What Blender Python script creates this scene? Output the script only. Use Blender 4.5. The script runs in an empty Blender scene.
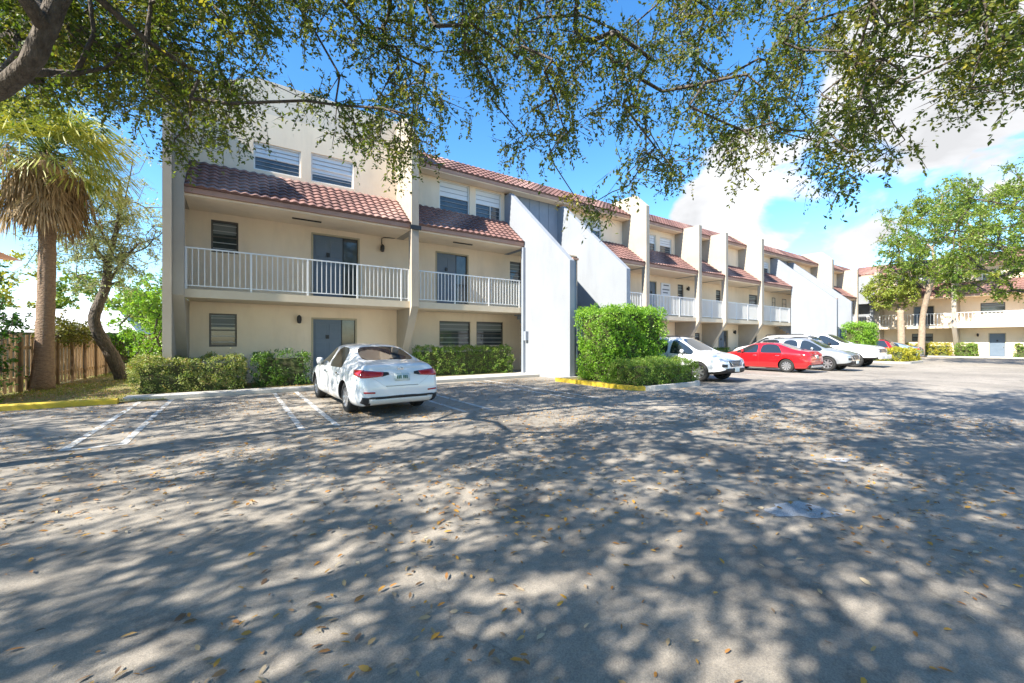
import bpy, bmesh, math, random
import numpy as np
from mathutils import Vector, Matrix
from mathutils.bvhtree import BVHTree
R = math.radians
random.seed(7); rng = np.random.default_rng(11)
scene = bpy.context.scene
COL = scene.collection

# ------------------------------------------------------------------ camera
cam_d = bpy.data.cameras.new('camera'); cam = bpy.data.objects.new('camera', cam_d); COL.objects.link(cam)
cam_d.sensor_width = 36.0; cam_d.lens = 36.0 * 409 / 1024; cam_d.clip_start = .05; cam_d.clip_end = 3000
cam.location = (0, 0, 1.5); cam.rotation_euler = (R(90), 0, R(-34.1))
scene.camera = cam
# ------------------------------------------------------------------ light
SUN_EL = R(41.5); LIGHT = Vector((.995, .10, 0)).normalized() * math.cos(SUN_EL); LIGHT.z = -math.sin(SUN_EL)
sun_d = bpy.data.lights.new('sun', 'SUN'); sun_d.energy = 4.5; sun_d.angle = R(.5); sun_d.color = (1, .94, .83)
sun = bpy.data.objects.new('sun', sun_d); COL.objects.link(sun); sun.rotation_euler = LIGHT.to_track_quat('-Z', 'Y').to_euler(); sun.location = (-20, -8, 20)
world = bpy.data.worlds.new('World'); scene.world = world; world.use_nodes = True
scene.view_settings.view_transform = 'Standard'; scene.view_settings.look = 'None'
scene.view_settings.exposure = 1.66; scene.view_settings.gamma = 1; scene.view_settings.use_curve_mapping = False

def build_world():
    nt = world.node_tree; N = nt.nodes; L = nt.links; N.clear()
    def nd(t, **k):
        n = N.new(t)
        for a, b in k.items(): setattr(n, a, b)
        return n
    def math_(op, a, b=None, clamp=False):
        n = nd('ShaderNodeMath', operation=op, use_clamp=clamp)
        for i, v in enumerate((a, b)):
            if v is None: continue
            if isinstance(v, (int, float)): n.inputs[i].default_value = v
            else: L.new(v, n.inputs[i])
        return n.outputs[0]
    sky = nd('ShaderNodeTexSky', sky_type='NISHITA', sun_disc=False, sun_elevation=SUN_EL, sun_rotation=R(264), air_density=1.0, dust_density=.15, ozone_density=2.0, altitude=0)
    hs = nd('ShaderNodeHueSaturation'); hs.inputs['Saturation'].default_value = 1.3; hs.inputs['Value'].default_value = .92; L.new(sky.outputs[0], hs.inputs['Color'])
    tc = nd('ShaderNodeTexCoord'); mp = nd('ShaderNodeMapping'); mp.inputs['Scale'].default_value = (1, 1, 1.9); L.new(tc.outputs['Generated'], mp.inputs[0])
    nz = nd('ShaderNodeTexNoise'); nz.inputs['Scale'].default_value = 4.2; nz.inputs['Detail'].default_value = 9; nz.inputs['Roughness'].default_value = .52; nz.inputs['Distortion'].default_value = .35; L.new(mp.outputs[0], nz.inputs['Vector'])
    def direction(px, py):
        u = (px - 512) / 409; v = (341.5 - py) / 409
        return Vector((.5606 + .8281 * u, .8281 - .5606 * u, v)).normalized()
    # cloud banks: (centre direction, angular radius)
    mask = None
    for px, py, rad, amp in ((755, 205, .13, .42), (700, 222, .065, .36), (725, 240, .08, .4), (830, 218, .10, .38), (800, 178, .09, .36), (860, 150, .07, .33), (905, 105, .13, .40), (965, 55, .16, .42), (1010, 10, .17, .42), (1000, 168, .05, .36), (950, 180, .035, .34), (880, 235, .05, .3)):
        d = direction(px, py)
        dp = nd('ShaderNodeVectorMath', operation='DOT_PRODUCT'); L.new(tc.outputs['Generated'], dp.inputs[0]); dp.inputs[1].default_value = d
        # 1-dot ~ a^2/2
        m = math_('MULTIPLY', math_('SUBTRACT', 1.0, dp.outputs['Value']), 2 / rad ** 2)
        m = math_('MULTIPLY', math_('SUBTRACT', 1.6, m, True), amp * .88)
        mask = m if mask is None else math_('MAXIMUM', mask, m)
    s = math_('ADD', nz.outputs['Fac'], mask)
    cr = nd('ShaderNodeMapRange', interpolation_type='SMOOTHSTEP'); cr.inputs['From Min'].default_value = .74; cr.inputs['From Max'].default_value = .86; L.new(s, cr.inputs['Value'])
    nz2 = nd('ShaderNodeTexNoise'); nz2.inputs['Scale'].default_value = 6; nz2.inputs['Detail'].default_value = 7; nz2.inputs['Distortion'].default_value = .4; L.new(mp.outputs[0], nz2.inputs['Vector'])
    ccol = nd('ShaderNodeMapRange'); ccol.inputs['From Min'].default_value = .35; ccol.inputs['From Max'].default_value = .65; ccol.inputs['To Min'].default_value = 2.1; ccol.inputs['To Max'].default_value = 3.2; L.new(nz2.outputs['Fac'], ccol.inputs['Value'])
    comb = nd('ShaderNodeVectorMath', operation='SCALE'); comb.inputs[0].default_value = (1, 1.01, 1.04); L.new(ccol.outputs[0], comb.inputs['Scale'])
    mx = nd('ShaderNodeMix', data_type='RGBA'); L.new(cr.outputs[0], mx.inputs[0]); L.new(hs.outputs[0], mx.inputs[6]); L.new(comb.outputs[0], mx.inputs[7])
    bg = nd('ShaderNodeBackground'); bg.inputs['Strength'].default_value = .125; L.new(mx.outputs[2], bg.inputs[0])
    out = nd('ShaderNodeOutputWorld'); L.new(bg.outputs[0], out.inputs[0])
build_world()

# ------------------------------------------------------------------ materials
MATS = {}
def mat(name, col, rough=.6, metal=0, var=None, scale=3.0, bump=0, bscale=60, spec=.5, trans=0, coat=0, detail=5, coord='Object', stretch=(1, 1, 1), attr=None, alpha=None, fine=None, streak=0):
    """principled material; var = second colour mixed in by noise; attr = list of colours picked by the face attribute 'rnd'"""
    if name in MATS: return MATS[name]
    m = bpy.data.materials.new(name); m.use_nodes = True; nt = m.node_tree; N = nt.nodes; L = nt.links
    b = N['Principled BSDF']; b.inputs['Roughness'].default_value = rough; b.inputs['Metallic'].default_value = metal
    b.inputs['Specular IOR Level'].default_value = spec; b.inputs['Coat Weight'].default_value = coat; b.inputs['Coat Roughness'].default_value = .04
    b.inputs['Base Color'].default_value = (*col, 1)
    tc = N.new('ShaderNodeTexCoord'); mp = N.new('ShaderNodeMapping'); mp.inputs['Scale'].default_value = stretch; L.new(tc.outputs[coord], mp.inputs[0])
    colout = None
    if var is not None:
        nz = N.new('ShaderNodeTexNoise'); nz.inputs['Scale'].default_value = scale; nz.inputs['Detail'].default_value = detail; nz.inputs['Roughness'].default_value = .6; L.new(mp.outputs[0], nz.inputs['Vector'])
        cr = N.new('ShaderNodeValToRGB'); cr.color_ramp.elements[0].position = .32; cr.color_ramp.elements[1].position = .68
        cr.color_ramp.elements[0].color = (*col, 1); cr.color_ramp.elements[1].color = (*var, 1); L.new(nz.outputs['Fac'], cr.inputs[0]); colout = cr.outputs[0]
    if fine is not None:   # fine speckle
        nz = N.new('ShaderNodeTexNoise'); nz.inputs['Scale'].default_value = fine[0]; nz.inputs['Detail'].default_value = 2; L.new(mp.outputs[0], nz.inputs['Vector'])
        mr = N.new('ShaderNodeMapRange'); mr.inputs['From Min'].default_value = .3; mr.inputs['From Max'].default_value = .7; mr.inputs['To Min'].default_value = 1 - fine[1]; mr.inputs['To Max'].default_value = 1 + fine[1]; L.new(nz.outputs['Fac'], mr.inputs[0])
        sc = N.new('ShaderNodeVectorMath'); sc.operation = 'SCALE'
        if colout: L.new(colout, sc.inputs[0])
        else: sc.inputs[0].default_value = col
        L.new(mr.outputs[0], sc.inputs['Scale']); colout = sc.outputs[0]
    if streak:
        m2 = N.new('ShaderNodeMapping'); m2.inputs['Scale'].default_value = (.9, .9, .22); L.new(tc.outputs[coord], m2.inputs[0])
        nz = N.new('ShaderNodeTexNoise'); nz.inputs['Scale'].default_value = 1.6; nz.inputs['Detail'].default_value = 7; nz.inputs['Roughness'].default_value = .65; L.new(m2.outputs[0], nz.inputs['Vector'])
        mr = N.new('ShaderNodeMapRange'); mr.inputs['From Min'].default_value = .30; mr.inputs['From Max'].default_value = .52; mr.inputs['To Min'].default_value = 1 - streak; mr.inputs['To Max'].default_value = 1; L.new(nz.outputs['Fac'], mr.inputs[0])
        sc = N.new('ShaderNodeVectorMath'); sc.operation = 'SCALE'; L.new(colout, sc.inputs[0]); L.new(mr.outputs[0], sc.inputs['Scale']); colout = sc.outputs[0]
    if attr is not None:
        at = N.new('ShaderNodeAttribute'); at.attribute_name = 'rnd'
        cr = N.new('ShaderNodeValToRGB'); els = cr.color_ramp.elements
        while len(els) < len(attr): els.new(.5)
        for i, c in enumerate(attr): els[i].position = i / (len(attr) - 1); els[i].color = (*c, 1)
        L.new(at.outputs['Fac'], cr.inputs[0]); colout = cr.outputs[0]
    if colout: L.new(colout, b.inputs['Base Color'])
    if bump:
        nz = N.new('ShaderNodeTexNoise'); nz.inputs['Scale'].default_value = bscale; nz.inputs['Detail'].default_value = 3; L.new(mp.outputs[0], nz.inputs['Vector'])
        bp = N.new('ShaderNodeBump'); bp.inputs['Strength'].default_value = bump; bp.inputs['Distance'].default_value = .02 if bscale > 27 else .06; L.new(nz.outputs['Fac'], bp.inputs['Height']); L.new(bp.outputs[0], b.inputs['Normal'])
    if trans:
        t = N.new('ShaderNodeBsdfTranslucent'); mx = N.new('ShaderNodeMixShader'); mx.inputs[0].default_value = trans
        br = N.new('ShaderNodeVectorMath'); br.operation = 'MULTIPLY'; br.inputs[1].default_value = (1.5, 1.5, .7)
        if colout: L.new(colout, br.inputs[0])
        else: br.inputs[0].default_value = col
        L.new(br.outputs[0], t.inputs[0]); L.new(b.outputs[0], mx.inputs[1]); L.new(t.outputs[0], mx.inputs[2])
        L.new(mx.outputs[0], N['Material Output'].inputs[0])
    MATS[name] = m; return m

cream = mat('cream_stucco', (.86, .71, .53), .9, var=(.79, .64, .47), scale=.7, bump=.25, bscale=45, spec=.2, streak=.09)
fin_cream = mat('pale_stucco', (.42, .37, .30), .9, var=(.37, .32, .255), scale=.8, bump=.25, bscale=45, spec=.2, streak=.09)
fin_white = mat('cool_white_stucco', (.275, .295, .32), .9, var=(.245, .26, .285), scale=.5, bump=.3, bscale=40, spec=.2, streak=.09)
grey_paint_shade = mat('grey_blue_paint_shade', (.25, .28, .33), .8, var=(.22, .25, .30), scale=2, bump=.1)  # paint of real grey parts; also colours in shade on the white fins
fascia_m = mat('salmon_fascia', (.46, .27, .19), .7, var=(.38, .21, .15), scale=2)
tile_m = mat('clay_tile', (.40, .19, .15), .75, attr=[(.28, .150, .125), (.17, .090, .077), (.23, .120, .100), (.11, .060, .055), (.34, .205, .17), (.20, .108, .09)], bump=.2, bscale=30)
white_metal = mat('white_painted_metal', (.78, .78, .76), .45)
frame_m = mat('bronze_frame', (.10, .09, .08), .5)
wframe_m = mat('white_frame', (.72, .71, .67), .5)
pane_m = mat('window_glass', (.035, .045, .05), .06, spec=.8, var=(.09, .10, .11), scale=1.5)
blind_m = mat('white_blind', (.72, .74, .76), .7)
slat_m = mat('louvre_slat', (.42, .44, .43), .5)
door_m = mat('slate_door', (.13, .17, .22), .55, var=(.11, .15, .20), scale=2)
black_m = mat('black_metal', (.02, .02, .02), .4)
dark_m = mat('dark_interior', (.03, .03, .03), .9)
concrete = mat('concrete', (.50, .47, .43), .9, var=(.40, .38, .35), scale=1.5, bump=.3, bscale=40, fine=(70, .12))
yellow_m = mat('yellow_kerb_paint', (.60, .42, .02), .7, var=(.45, .32, .04), scale=5, bump=.3, bscale=40)
bark_m = mat('bark', (.065, .05, .038), .95, var=(.15, .125, .10), scale=14, bump=1.0, bscale=26, stretch=(1, 1, .4))
palmbark_m = mat('palm_bark', (.30, .21, .14), .95, var=(.20, .13, .09), scale=7, bump=1.0, bscale=14, stretch=(1, 1, 3))
wood_m = mat('weathered_board', (.27, .18, .10), .9, var=(.44, .31, .18), scale=3, bump=.4, bscale=20, stretch=(6, 6, .6))
oak_leaf = mat('oak_leaf', (.05, .07, .02), .5, attr=[(.05, .09, .015), (.10, .14, .02), (.07, .115, .02), (.19, .21, .03), (.13, .15, .025), (.36, .31, .05)], trans=.42, spec=.4)
bright_leaf = mat('bright_leaf', (.1, .2, .03), .45, attr=[(.10, .24, .02), (.17, .34, .025), (.22, .40, .04), (.28, .42, .06), (.14, .28, .025)], trans=.35, spec=.45)
hedge_leaf = mat('hedge_leaf', (.1, .14, .03), .5, attr=[(.10, .16, .03), (.17, .23, .05), (.26, .30, .08), (.34, .33, .13), (.14, .2, .03), (.36, .24, .09)], trans=.3, spec=.4)
green_leaf = mat('green_leaf', (.06, .12, .02), .45, attr=[(.06, .14, .02), (.12, .22, .03), (.08, .17, .02), (.18, .27, .05)], trans=.3, spec=.45)
yellow_leaf = mat('yellow_leaf', (.3, .26, .03), .5, attr=[(.24, .28, .02), (.42, .38, .03), (.32, .32, .03), (.50, .40, .04)], trans=.3)
tree_leaf = mat('far_tree_leaf', (.1, .14, .02), .5, attr=[(.07, .15, .015), (.15, .23, .025), (.21, .27, .03), (.10, .18, .02), (.30, .30, .05)], trans=.35)
grey_leaf = mat('grey_green_leaf', (.16, .18, .10), .6, attr=[(.22, .28, .12), (.36, .38, .24), (.28, .32, .17), (.16, .22, .08)], trans=.3)
palm_green = mat('palm_green', (.1, .14, .03), .5, attr=[(.12, .19, .03), (.24, .27, .05), (.36, .33, .06), (.18, .23, .04)], trans=.3)
palm_dead = mat('palm_dead', (.3, .2, .1), .8, attr=[(.26, .17, .08), (.40, .28, .15), (.18, .11, .05), (.34, .25, .12)], trans=.15)
litter_m = mat('dry_leaf', (.4, .22, .06), .7, attr=[(.46, .20, .03), (.26, .13, .05), (.48, .40, .28), (.12, .07, .04), (.55, .28, .03), (.36, .28, .18)], trans=.1)
soil_m = mat('leafy_soil', (.22, .15, .08), .95, var=(.13, .15, .03), scale=.9, bump=.7, bscale=25, fine=(40, .4))
grass_m = mat('grass_blade', (.12, .2, .03), .6, attr=[(.10, .17, .02), (.20, .24, .04), (.28, .26, .07), (.14, .2, .03)], trans=.3)
tyre_m = mat('tyre_rubber', (.018, .018, .018), .8)
rim_m = mat('alloy_rim', (.62, .63, .65), .3, metal=.85)
carglass_m = mat('car_glass', (.018, .024, .028), .03, spec=.9, coat=.5)
trim_m = mat('black_trim', (.02, .02, .022), .5)
chrome_m = mat('chrome', (.75, .75, .77), .12, metal=1)
tail_m = mat('red_lens', (.42, .012, .015), .12, coat=.8)
head_m = mat('clear_lens', (.55, .57, .6), .08, coat=1, metal=.4)
plate_m = mat('number_plate', (.62, .68, .66), .4)
plate_ink = mat('plate_marks', (.05, .16, .10), .5)

# ------------------------------------------------------------------ helpers
def tag(o, label=None, cat=None, group=None, kind=None):
    if label: o['label'] = label
    if cat: o['category'] = cat
    if group: o['group'] = group
    if kind: o['kind'] = kind
    return o
def empty(name, loc=(0, 0, 0), rz=0, label=None, cat=None, group=None):
    o = bpy.data.objects.new(name, None); COL.objects.link(o); o.location = loc; o.rotation_euler = (0, 0, rz); o.empty_display_size = .3
    return tag(o, label, cat, group)
class MB:
    def __init__(s): s.v = []; s.f = []; s.m = []
    def add(s, vs, fs, m=0):
        n = len(s.v); s.v += [tuple(v) for v in vs]; s.f += [tuple(i + n for i in f) for f in fs]; s.m += [m] * len(fs); return s
    def box(s, x0, x1, y0, y1, z0, z1, m=0):
        vs = [(x0, y0, z0), (x1, y0, z0), (x1, y1, z0), (x0, y1, z0), (x0, y0, z1), (x1, y0, z1), (x1, y1, z1), (x0, y1, z1)]
        return s.add(vs, [(0, 3, 2, 1), (4, 5, 6, 7), (0, 1, 5, 4), (1, 2, 6, 5), (2, 3, 7, 6), (3, 0, 4, 7)], m)
    def quad(s, a, b, c, d, m=0): return s.add([a, b, c, d], [(0, 1, 2, 3)], m)
    def prism_x(s, x0, x1, poly, m=0, mfront=None):
        """poly of (y,z), extruded along x"""
        n = len(poly); vs = [(x0, y, z) for y, z in poly] + [(x1, y, z) for y, z in poly]
        s.add(vs, [tuple(range(n)), tuple(range(2 * n - 1, n - 1, -1))], m)
        for i in range(n):
            j = (i + 1) % n
            dy = poly[j][0] - poly[i][0]; dz = poly[j][1] - poly[i][1]
            mm = m
            if mfront is not None and abs(dy) < .05 and poly[i][0] < mfront[1]: mm = mfront[0]
            s.add([vs[i], vs[j], vs[n + j], vs[n + i]], [(0, 3, 2, 1)], mm)
        return s
    def prism_y(s, y0, y1, poly, m=0):
        n = len(poly); vs = [(x, y0, z) for x, z in poly] + [(x, y1, z) for x, z in poly]
        s.add(vs, [tuple(range(n)), tuple(range(2 * n - 1, n - 1, -1))], m)
        for i in range(n):
            j = (i + 1) % n; s.add([vs[i], vs[j], vs[n + j], vs[n + i]], [(0, 3, 2, 1)], m)
        return s
    def prism_z(s, z0, z1, poly, m=0):
        n = len(poly); vs = [(x, y, z0) for x, y in poly] + [(x, y, z1) for x, y in poly]
        s.add(vs, [tuple(range(n - 1, -1, -1)), tuple(range(n, 2 * n))], m)
        for i in range(n):
            j = (i + 1) % n; s.add([vs[i], vs[j], vs[n + j], vs[n + i]], [(0, 1, 2, 3)], m)
        return s
    def tube(s, pts, rad, n=8, m=0, caps=True):
        P = [Vector(p) for p in pts]; rr = rad if isinstance(rad, (list, tuple)) else [rad] * len(P)
        base = len(s.v); ref = Vector((.3, .8, .52)).normalized()
        for i, p in enumerate(P):
            d = (P[min(i + 1, len(P) - 1)] - P[max(i - 1, 0)]).normalized()
            a = d.cross(ref)
            if a.length < .1: a = d.cross(Vector((1, 0, 0)))
            a.normalize(); b = d.cross(a)
            for k in range(n):
                t = 2 * math.pi * k / n; s.v.append(tuple(p + (a * math.cos(t) + b * math.sin(t)) * rr[i]))
        for i in range(len(P) - 1):
            for k in range(n):
                k2 = (k + 1) % n; s.f.append((base + i * n + k, base + i * n + k2, base + (i + 1) * n + k2, base + (i + 1) * n + k)); s.m.append(m)
        if caps:
            s.f.append(tuple(base + k for k in range(n - 1, -1, -1))); s.m.append(m)
            s.f.append(tuple(base + (len(P) - 1) * n + k for k in range(n))); s.m.append(m)
        return s
    def lathe(s, prof, n=24, m=0, axis='y', c=(0, 0, 0)):
        """prof of (r, a) revolved about an axis through c"""
        base = len(s.v); k = len(prof)
        for i in range(n):
            t = 2 * math.pi * i / n
            for r, a in prof:
                if axis == 'y': s.v.append((c[0] + r * math.cos(t), c[1] + a, c[2] + r * math.sin(t)))
                else: s.v.append((c[0] + r * math.cos(t), c[1] + r * math.sin(t), c[2] + a))
        for i in range(n):
            j = (i + 1) % n
            for q in range(k - 1):
                s.f.append((base + i * k + q, base + j * k + q, base + j * k + q + 1, base + i * k + q + 1)); s.m.append(m)
        return s
    def build(s, name, mats, parent=None, smooth=False, origin=None, bevel=0):
        me = bpy.data.meshes.new(name)
        o3 = origin or (0, 0, 0)
        me.from_pydata([(v[0] - o3[0], v[1] - o3[1], v[2] - o3[2]) for v in s.v] if origin else s.v, [], s.f)
        if not isinstance(mats, (list, tuple)): mats = [mats]
        for m in mats: me.materials.append(m)
        me.polygons.foreach_set('material_index', s.m)
        if smooth: me.polygons.foreach_set('use_smooth', [True] * len(s.f))
        me.update()
        o = bpy.data.objects.new(name, me); COL.objects.link(o)
        if parent: o.parent = parent
        elif origin: o.location = origin
        if bevel:
            b = o.modifiers.new('bevel', 'BEVEL'); b.width = bevel; b.segments = 2; b.limit_method = 'ANGLE'
        return o

def leaf_mesh(name, C, D, Nn, L, W, material, parent=None, six=False, origin=None, extra=None, attr=None):
    """one mesh of many leaves. C base points, D directions, Nn approximate normals"""
    C = np.asarray(C, float); D = np.asarray(D, float); Nn = np.asarray(Nn, float)
    n = len(C); D /= np.linalg.norm(D, axis=1, keepdims=True) + 1e-9
    S = np.cross(D, Nn); S /= np.linalg.norm(S, axis=1, keepdims=True) + 1e-9
    L = np.broadcast_to(L, n)[:, None]; W = np.broadcast_to(W, n)[:, None]
    if six:
        U = np.cross(S, D)
        V = np.stack([C, C + D * L * .3 + S * W * .5 + U * L * .06, C + D * L * .72 + S * W * .40 + U * L * .03, C + D * L - U * L * .05, C + D * L * .72 - S * W * .40 + U * L * .03, C + D * L * .3 - S * W * .5 + U * L * .06], 1); k = 6
    else:
        V = np.stack([C, C + D * L * .5 + S * W * .5, C + D * L, C + D * L * .5 - S * W * .5], 1); k = 4
    if origin is not None: V = V - np.asarray(origin)
    V = V.reshape(-1, 3)
    me = bpy.data.meshes.new(name); me.vertices.add(len(V)); me.vertices.foreach_set('co', V.ravel())
    me.loops.add(n * k); me.loops.foreach_set('vertex_index', np.arange(n * k, dtype=np.int32))
    me.polygons.add(n); me.polygons.foreach_set('loop_start', np.arange(n, dtype=np.int32) * k)
    try: me.polygons.foreach_set('loop_total', np.full(n, k, dtype=np.int32))
    except Exception: pass
    me.materials.append(material); me.update(calc_edges=True)
    a = me.attributes.new('rnd', 'FLOAT', 'FACE'); a.data.foreach_set('value', (rng.random(n) if attr is None else np.clip(attr, 0, 1)).astype(np.float32))
    o = bpy.data.objects.new(name, me); COL.objects.link(o)
    if parent: o.parent = parent
    elif origin is not None: o.location = origin
    return o
def unit(a): return a / (np.linalg.norm(a, axis=-1, keepdims=True) + 1e-9)

# ------------------------------------------------------------------ ground
def sheet(name, x0, x1, y0, y1, z, m, cuts=1):
    mb = MB(); mb.quad((x0, y0, z), (x1, y0, z), (x1, y1, z), (x0, y1, z)); o = mb.build(name, m); tag(o, kind='structure'); return o
ground_m = mat('far_ground', (.12, .14, .06), .95, var=(.20, .17, .10), scale=.05)
sheet('ground', -1500, 1500, -1500, 1500, 0, ground_m)

def asphalt_mat():
    m = bpy.data.materials.new('worn_asphalt'); m.use_nodes = True; nt = m.node_tree; N = nt.nodes; L = nt.links
    b = N['Principled BSDF']; b.inputs['Roughness'].default_value = .88; b.inputs['Specular IOR Level'].default_value = .3
    tc = N.new('ShaderNodeTexCoord')
    def noise(scale, detail=4, rough=.6, dist=0, vec=None):
        n = N.new('ShaderNodeTexNoise'); n.inputs['Scale'].default_value = scale; n.inputs['Detail'].default_value = detail; n.inputs['Roughness'].default_value = rough; n.inputs['Distortion'].default_value = dist
        L.new(vec or tc.outputs['Object'], n.inputs['Vector']); return n.outputs['Fac']
    def ramp(v, p0, c0, p1, c1):
        r = N.new('ShaderNodeValToRGB'); r.color_ramp.elements[0].position = p0; r.color_ramp.elements[1].position = p1
        r.color_ramp.elements[0].color = (*c0, 1); r.color_ramp.elements[1].color = (*c1, 1); L.new(v, r.inputs[0]); return r.outputs[0]
    def mult(a, bb):
        x = N.new('ShaderNodeMix'); x.data_type = 'RGBA'; x.blend_type = 'MULTIPLY'; x.inputs[0].default_value = 1; L.new(a, x.inputs[6]); L.new(bb, x.inputs[7]); return x.outputs[2]
    base = ramp(noise(.28, 6, .62), .35, (.235, .210, .180), .68, (.385, .343, .292))
    fine = ramp(noise(130, 2, .7), .32, (.74, .74, .75), .70, (1.20, 1.19, 1.17))
    mid = ramp(noise(9, 4, .7), .3, (.86, .86, .86), .7, (1.08, 1.08, 1.07))
    stain = ramp(noise(1.1, 5, .65, 1.2), .30, (.62, .62, .63), .44, (1, 1, 1))
    # aggregate stones
    vo = N.new('ShaderNodeTexVoronoi'); vo.inputs['Scale'].default_value = 190; L.new(tc.outputs['Object'], vo.inputs['Vector'])
    st = ramp(vo.outputs['Distance'], .0, (1.16, 1.15, 1.13), .5, (.92, .92, .92))
    # cracks: distorted voronoi edges
    dn = N.new('ShaderNodeTexNoise'); dn.inputs['Scale'].default_value = 1.6; dn.inputs['Detail'].default_value = 5; L.new(tc.outputs['Object'], dn.inputs['Vector'])
    ad = N.new('ShaderNodeMix'); ad.data_type = 'RGBA'; ad.blend_type = 'LINEAR_LIGHT'; ad.inputs[0].default_value = .35; L.new(tc.outputs['Object'], ad.inputs[6]); L.new(dn.outputs['Color'], ad.inputs[7])
    ve = N.new('ShaderNodeTexVoronoi'); ve.feature = 'DISTANCE_TO_EDGE'; ve.inputs['Scale'].default_value = .22; L.new(ad.outputs[2], ve.inputs['Vector'])
    crk = ramp(ve.outputs['Distance'], .0, (.74, .74, .74), .003, (1, 1, 1))
    c = mult(mult(mult(mult(mult(base, fine), mid), stain), st), crk)
    L.new(c, b.inputs['Base Color'])
    bp = N.new('ShaderNodeBump'); bp.inputs['Strength'].default_value = .25; bp.inputs['Distance'].default_value = .004; L.new(vo.outputs['Distance'], bp.inputs['Height']); L.new(bp.outputs[0], b.inputs['Normal'])
    return m
asphalt = asphalt_mat()
sheet('parking_lot', -45, 56.3, -60, 13.72, .004, asphalt)
patch = mat('pale_patch', (.44, .46, .49), .95, var=(.26, .26, .27), scale=9, detail=8, fine=(120, .3), spec=.1)
mb = MB()
def blob(cx, cy, rx, ry, rot, n=22):
    pts = []
    for i in range(n):
        t = 2 * math.pi * i / n; r = 1 + .16 * math.sin(3 * t + cx) + .1 * math.sin(7 * t) + random.uniform(-.06, .06)
        x = rx * math.cos(t) * r; y = ry * math.sin(t) * r; pts.append((cx + x * math.cos(rot) - y * math.sin(rot), cy + x * math.sin(rot) + y * math.cos(rot)))
    return pts
for bx in ((4.14, 1.57, .30, .17, -.5), (6.3, 1.97, .16, .09, -.5)):
    p = blob(*bx); n = len(p); mb.add([(x, y, .0085) for x, y in p], [tuple(range(n))])
tag(mb.build('pavement_patches', patch), kind='structure')
# painted bay lines
line_m = mat('worn_white_paint', (.62, .61, .59), .8, var=(.30, .29, .27), scale=5, detail=9, fine=(90, .15))
mb = MB(); w = .05
for x in (-1.95, -1.35): mb.quad((x - w, 8.05, .009), (x + w, 8.05, .009), (x + w, 13.65, .009), (x - w, 13.65, .009))
mb.quad((-1.9, 8.05, .009), (-1.4, 8.05, .009), (-1.4, 8.15, .009), (-1.9, 8.15, .009))
for x in (.94, 1.5, 4.05, 4.65, 7.35, 7.95, 19.2, 21.9, 24.5, 27.3, 30.4, 33.2, 42.0, 44.7, 47.4):
    mb.quad((x - w, 7.7, .009), (x + w, 7.7, .009), (x + w, 13.65, .009), (x - w, 13.65, .009))
tag(mb.build('parking_lines', line_m), kind='structure')
# raised walk along the building
mb = MB(); mb.box(-2.3, 2.2, 13.75, 14.3, 0, .11); mb.box(2.2, 56.2, 13.75, 16.45, 0, .11)
tag(mb.build('walkway', concrete, bevel=.01), kind='structure')
mb = MB(); mb.box(-2.3, 2.195, 14.305, 16.45, 0, .10); mb.box(5.76, 10.4, 15.01, 16.45, .0, .13)
tag(mb.build('planting_bed', soil_m), kind='structure')
mb = MB(); mb.box(56.6, 58.0, -40, 14, 0, .11); tag(mb.build('wing_walkway', concrete), kind='structure')
# lawn at left
sheet('lawn', -60, -1.46, 13.56, 80, .03, soil_m)
mb = MB(); mb.prism_x(-14, -2.33, [(13.38, 0), (13.38, .11), (13.41, .14), (13.53, .14), (13.56, .11), (13.56, 0)])
tag(mb.build('yellow_kerb', yellow_m), kind='structure')
def island(x0, x1, y0, y1, nm, yel):
    r = .7
    def rr(x0, x1, y0, y1, r):
        pts = []
        for cx, cy, a in ((x1 - r, y0 + r, -90), (x1 - .05, y1 - .05, 0), (x0 + .05, y1 - .05, 90), (x0 + r, y0 + r, 180)):
            rad = r if cy < (y0 + y1) / 2 else .05
            for k in range(7): t = R(a + 90 * k / 6); pts.append((cx + rad * math.cos(t), cy + rad * math.sin(t)))
        return pts
    o = rr(x0, x1, y0, y1, r); i = rr(x0 + .16, x1 - .16, y0 + .16, y1 - .16, r - .16); n = len(o)
    def isyel(a, b): return yel and (a[0] + b[0]) / 2 < x0 + r * .6
    for which in (0, 1):
        mb = MB()
        for k in range(n):
            j = (k + 1) % n
            if bool(isyel(o[k], o[j])) != bool(which): continue
            z = .14
            mb.quad((*o[k], 0), (*o[j], 0), (*o[j], z), (*o[k], z)); mb.quad((*o[k], z), (*o[j], z), (*i[j], z), (*i[k], z)); mb.quad((*i[k], z), (*i[j], z), (*i[j], 0), (*i[k], 0))
        if mb.f: tag(mb.build('yellow_kerb' if which else nm + '_kerb', yellow_m if which else concrete), kind='structure')
    mb = MB(); mb.add([(x, y, .10) for x, y in i], [tuple(range(n))]); tag(mb.build(nm + '_soil', soil_m), kind='structure')
island(9.95, 13.55, 7.9, 11.84, 'near_island', True)
island(36.9, 41.3, 7.7, 11.84, 'far_island', False)

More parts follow.
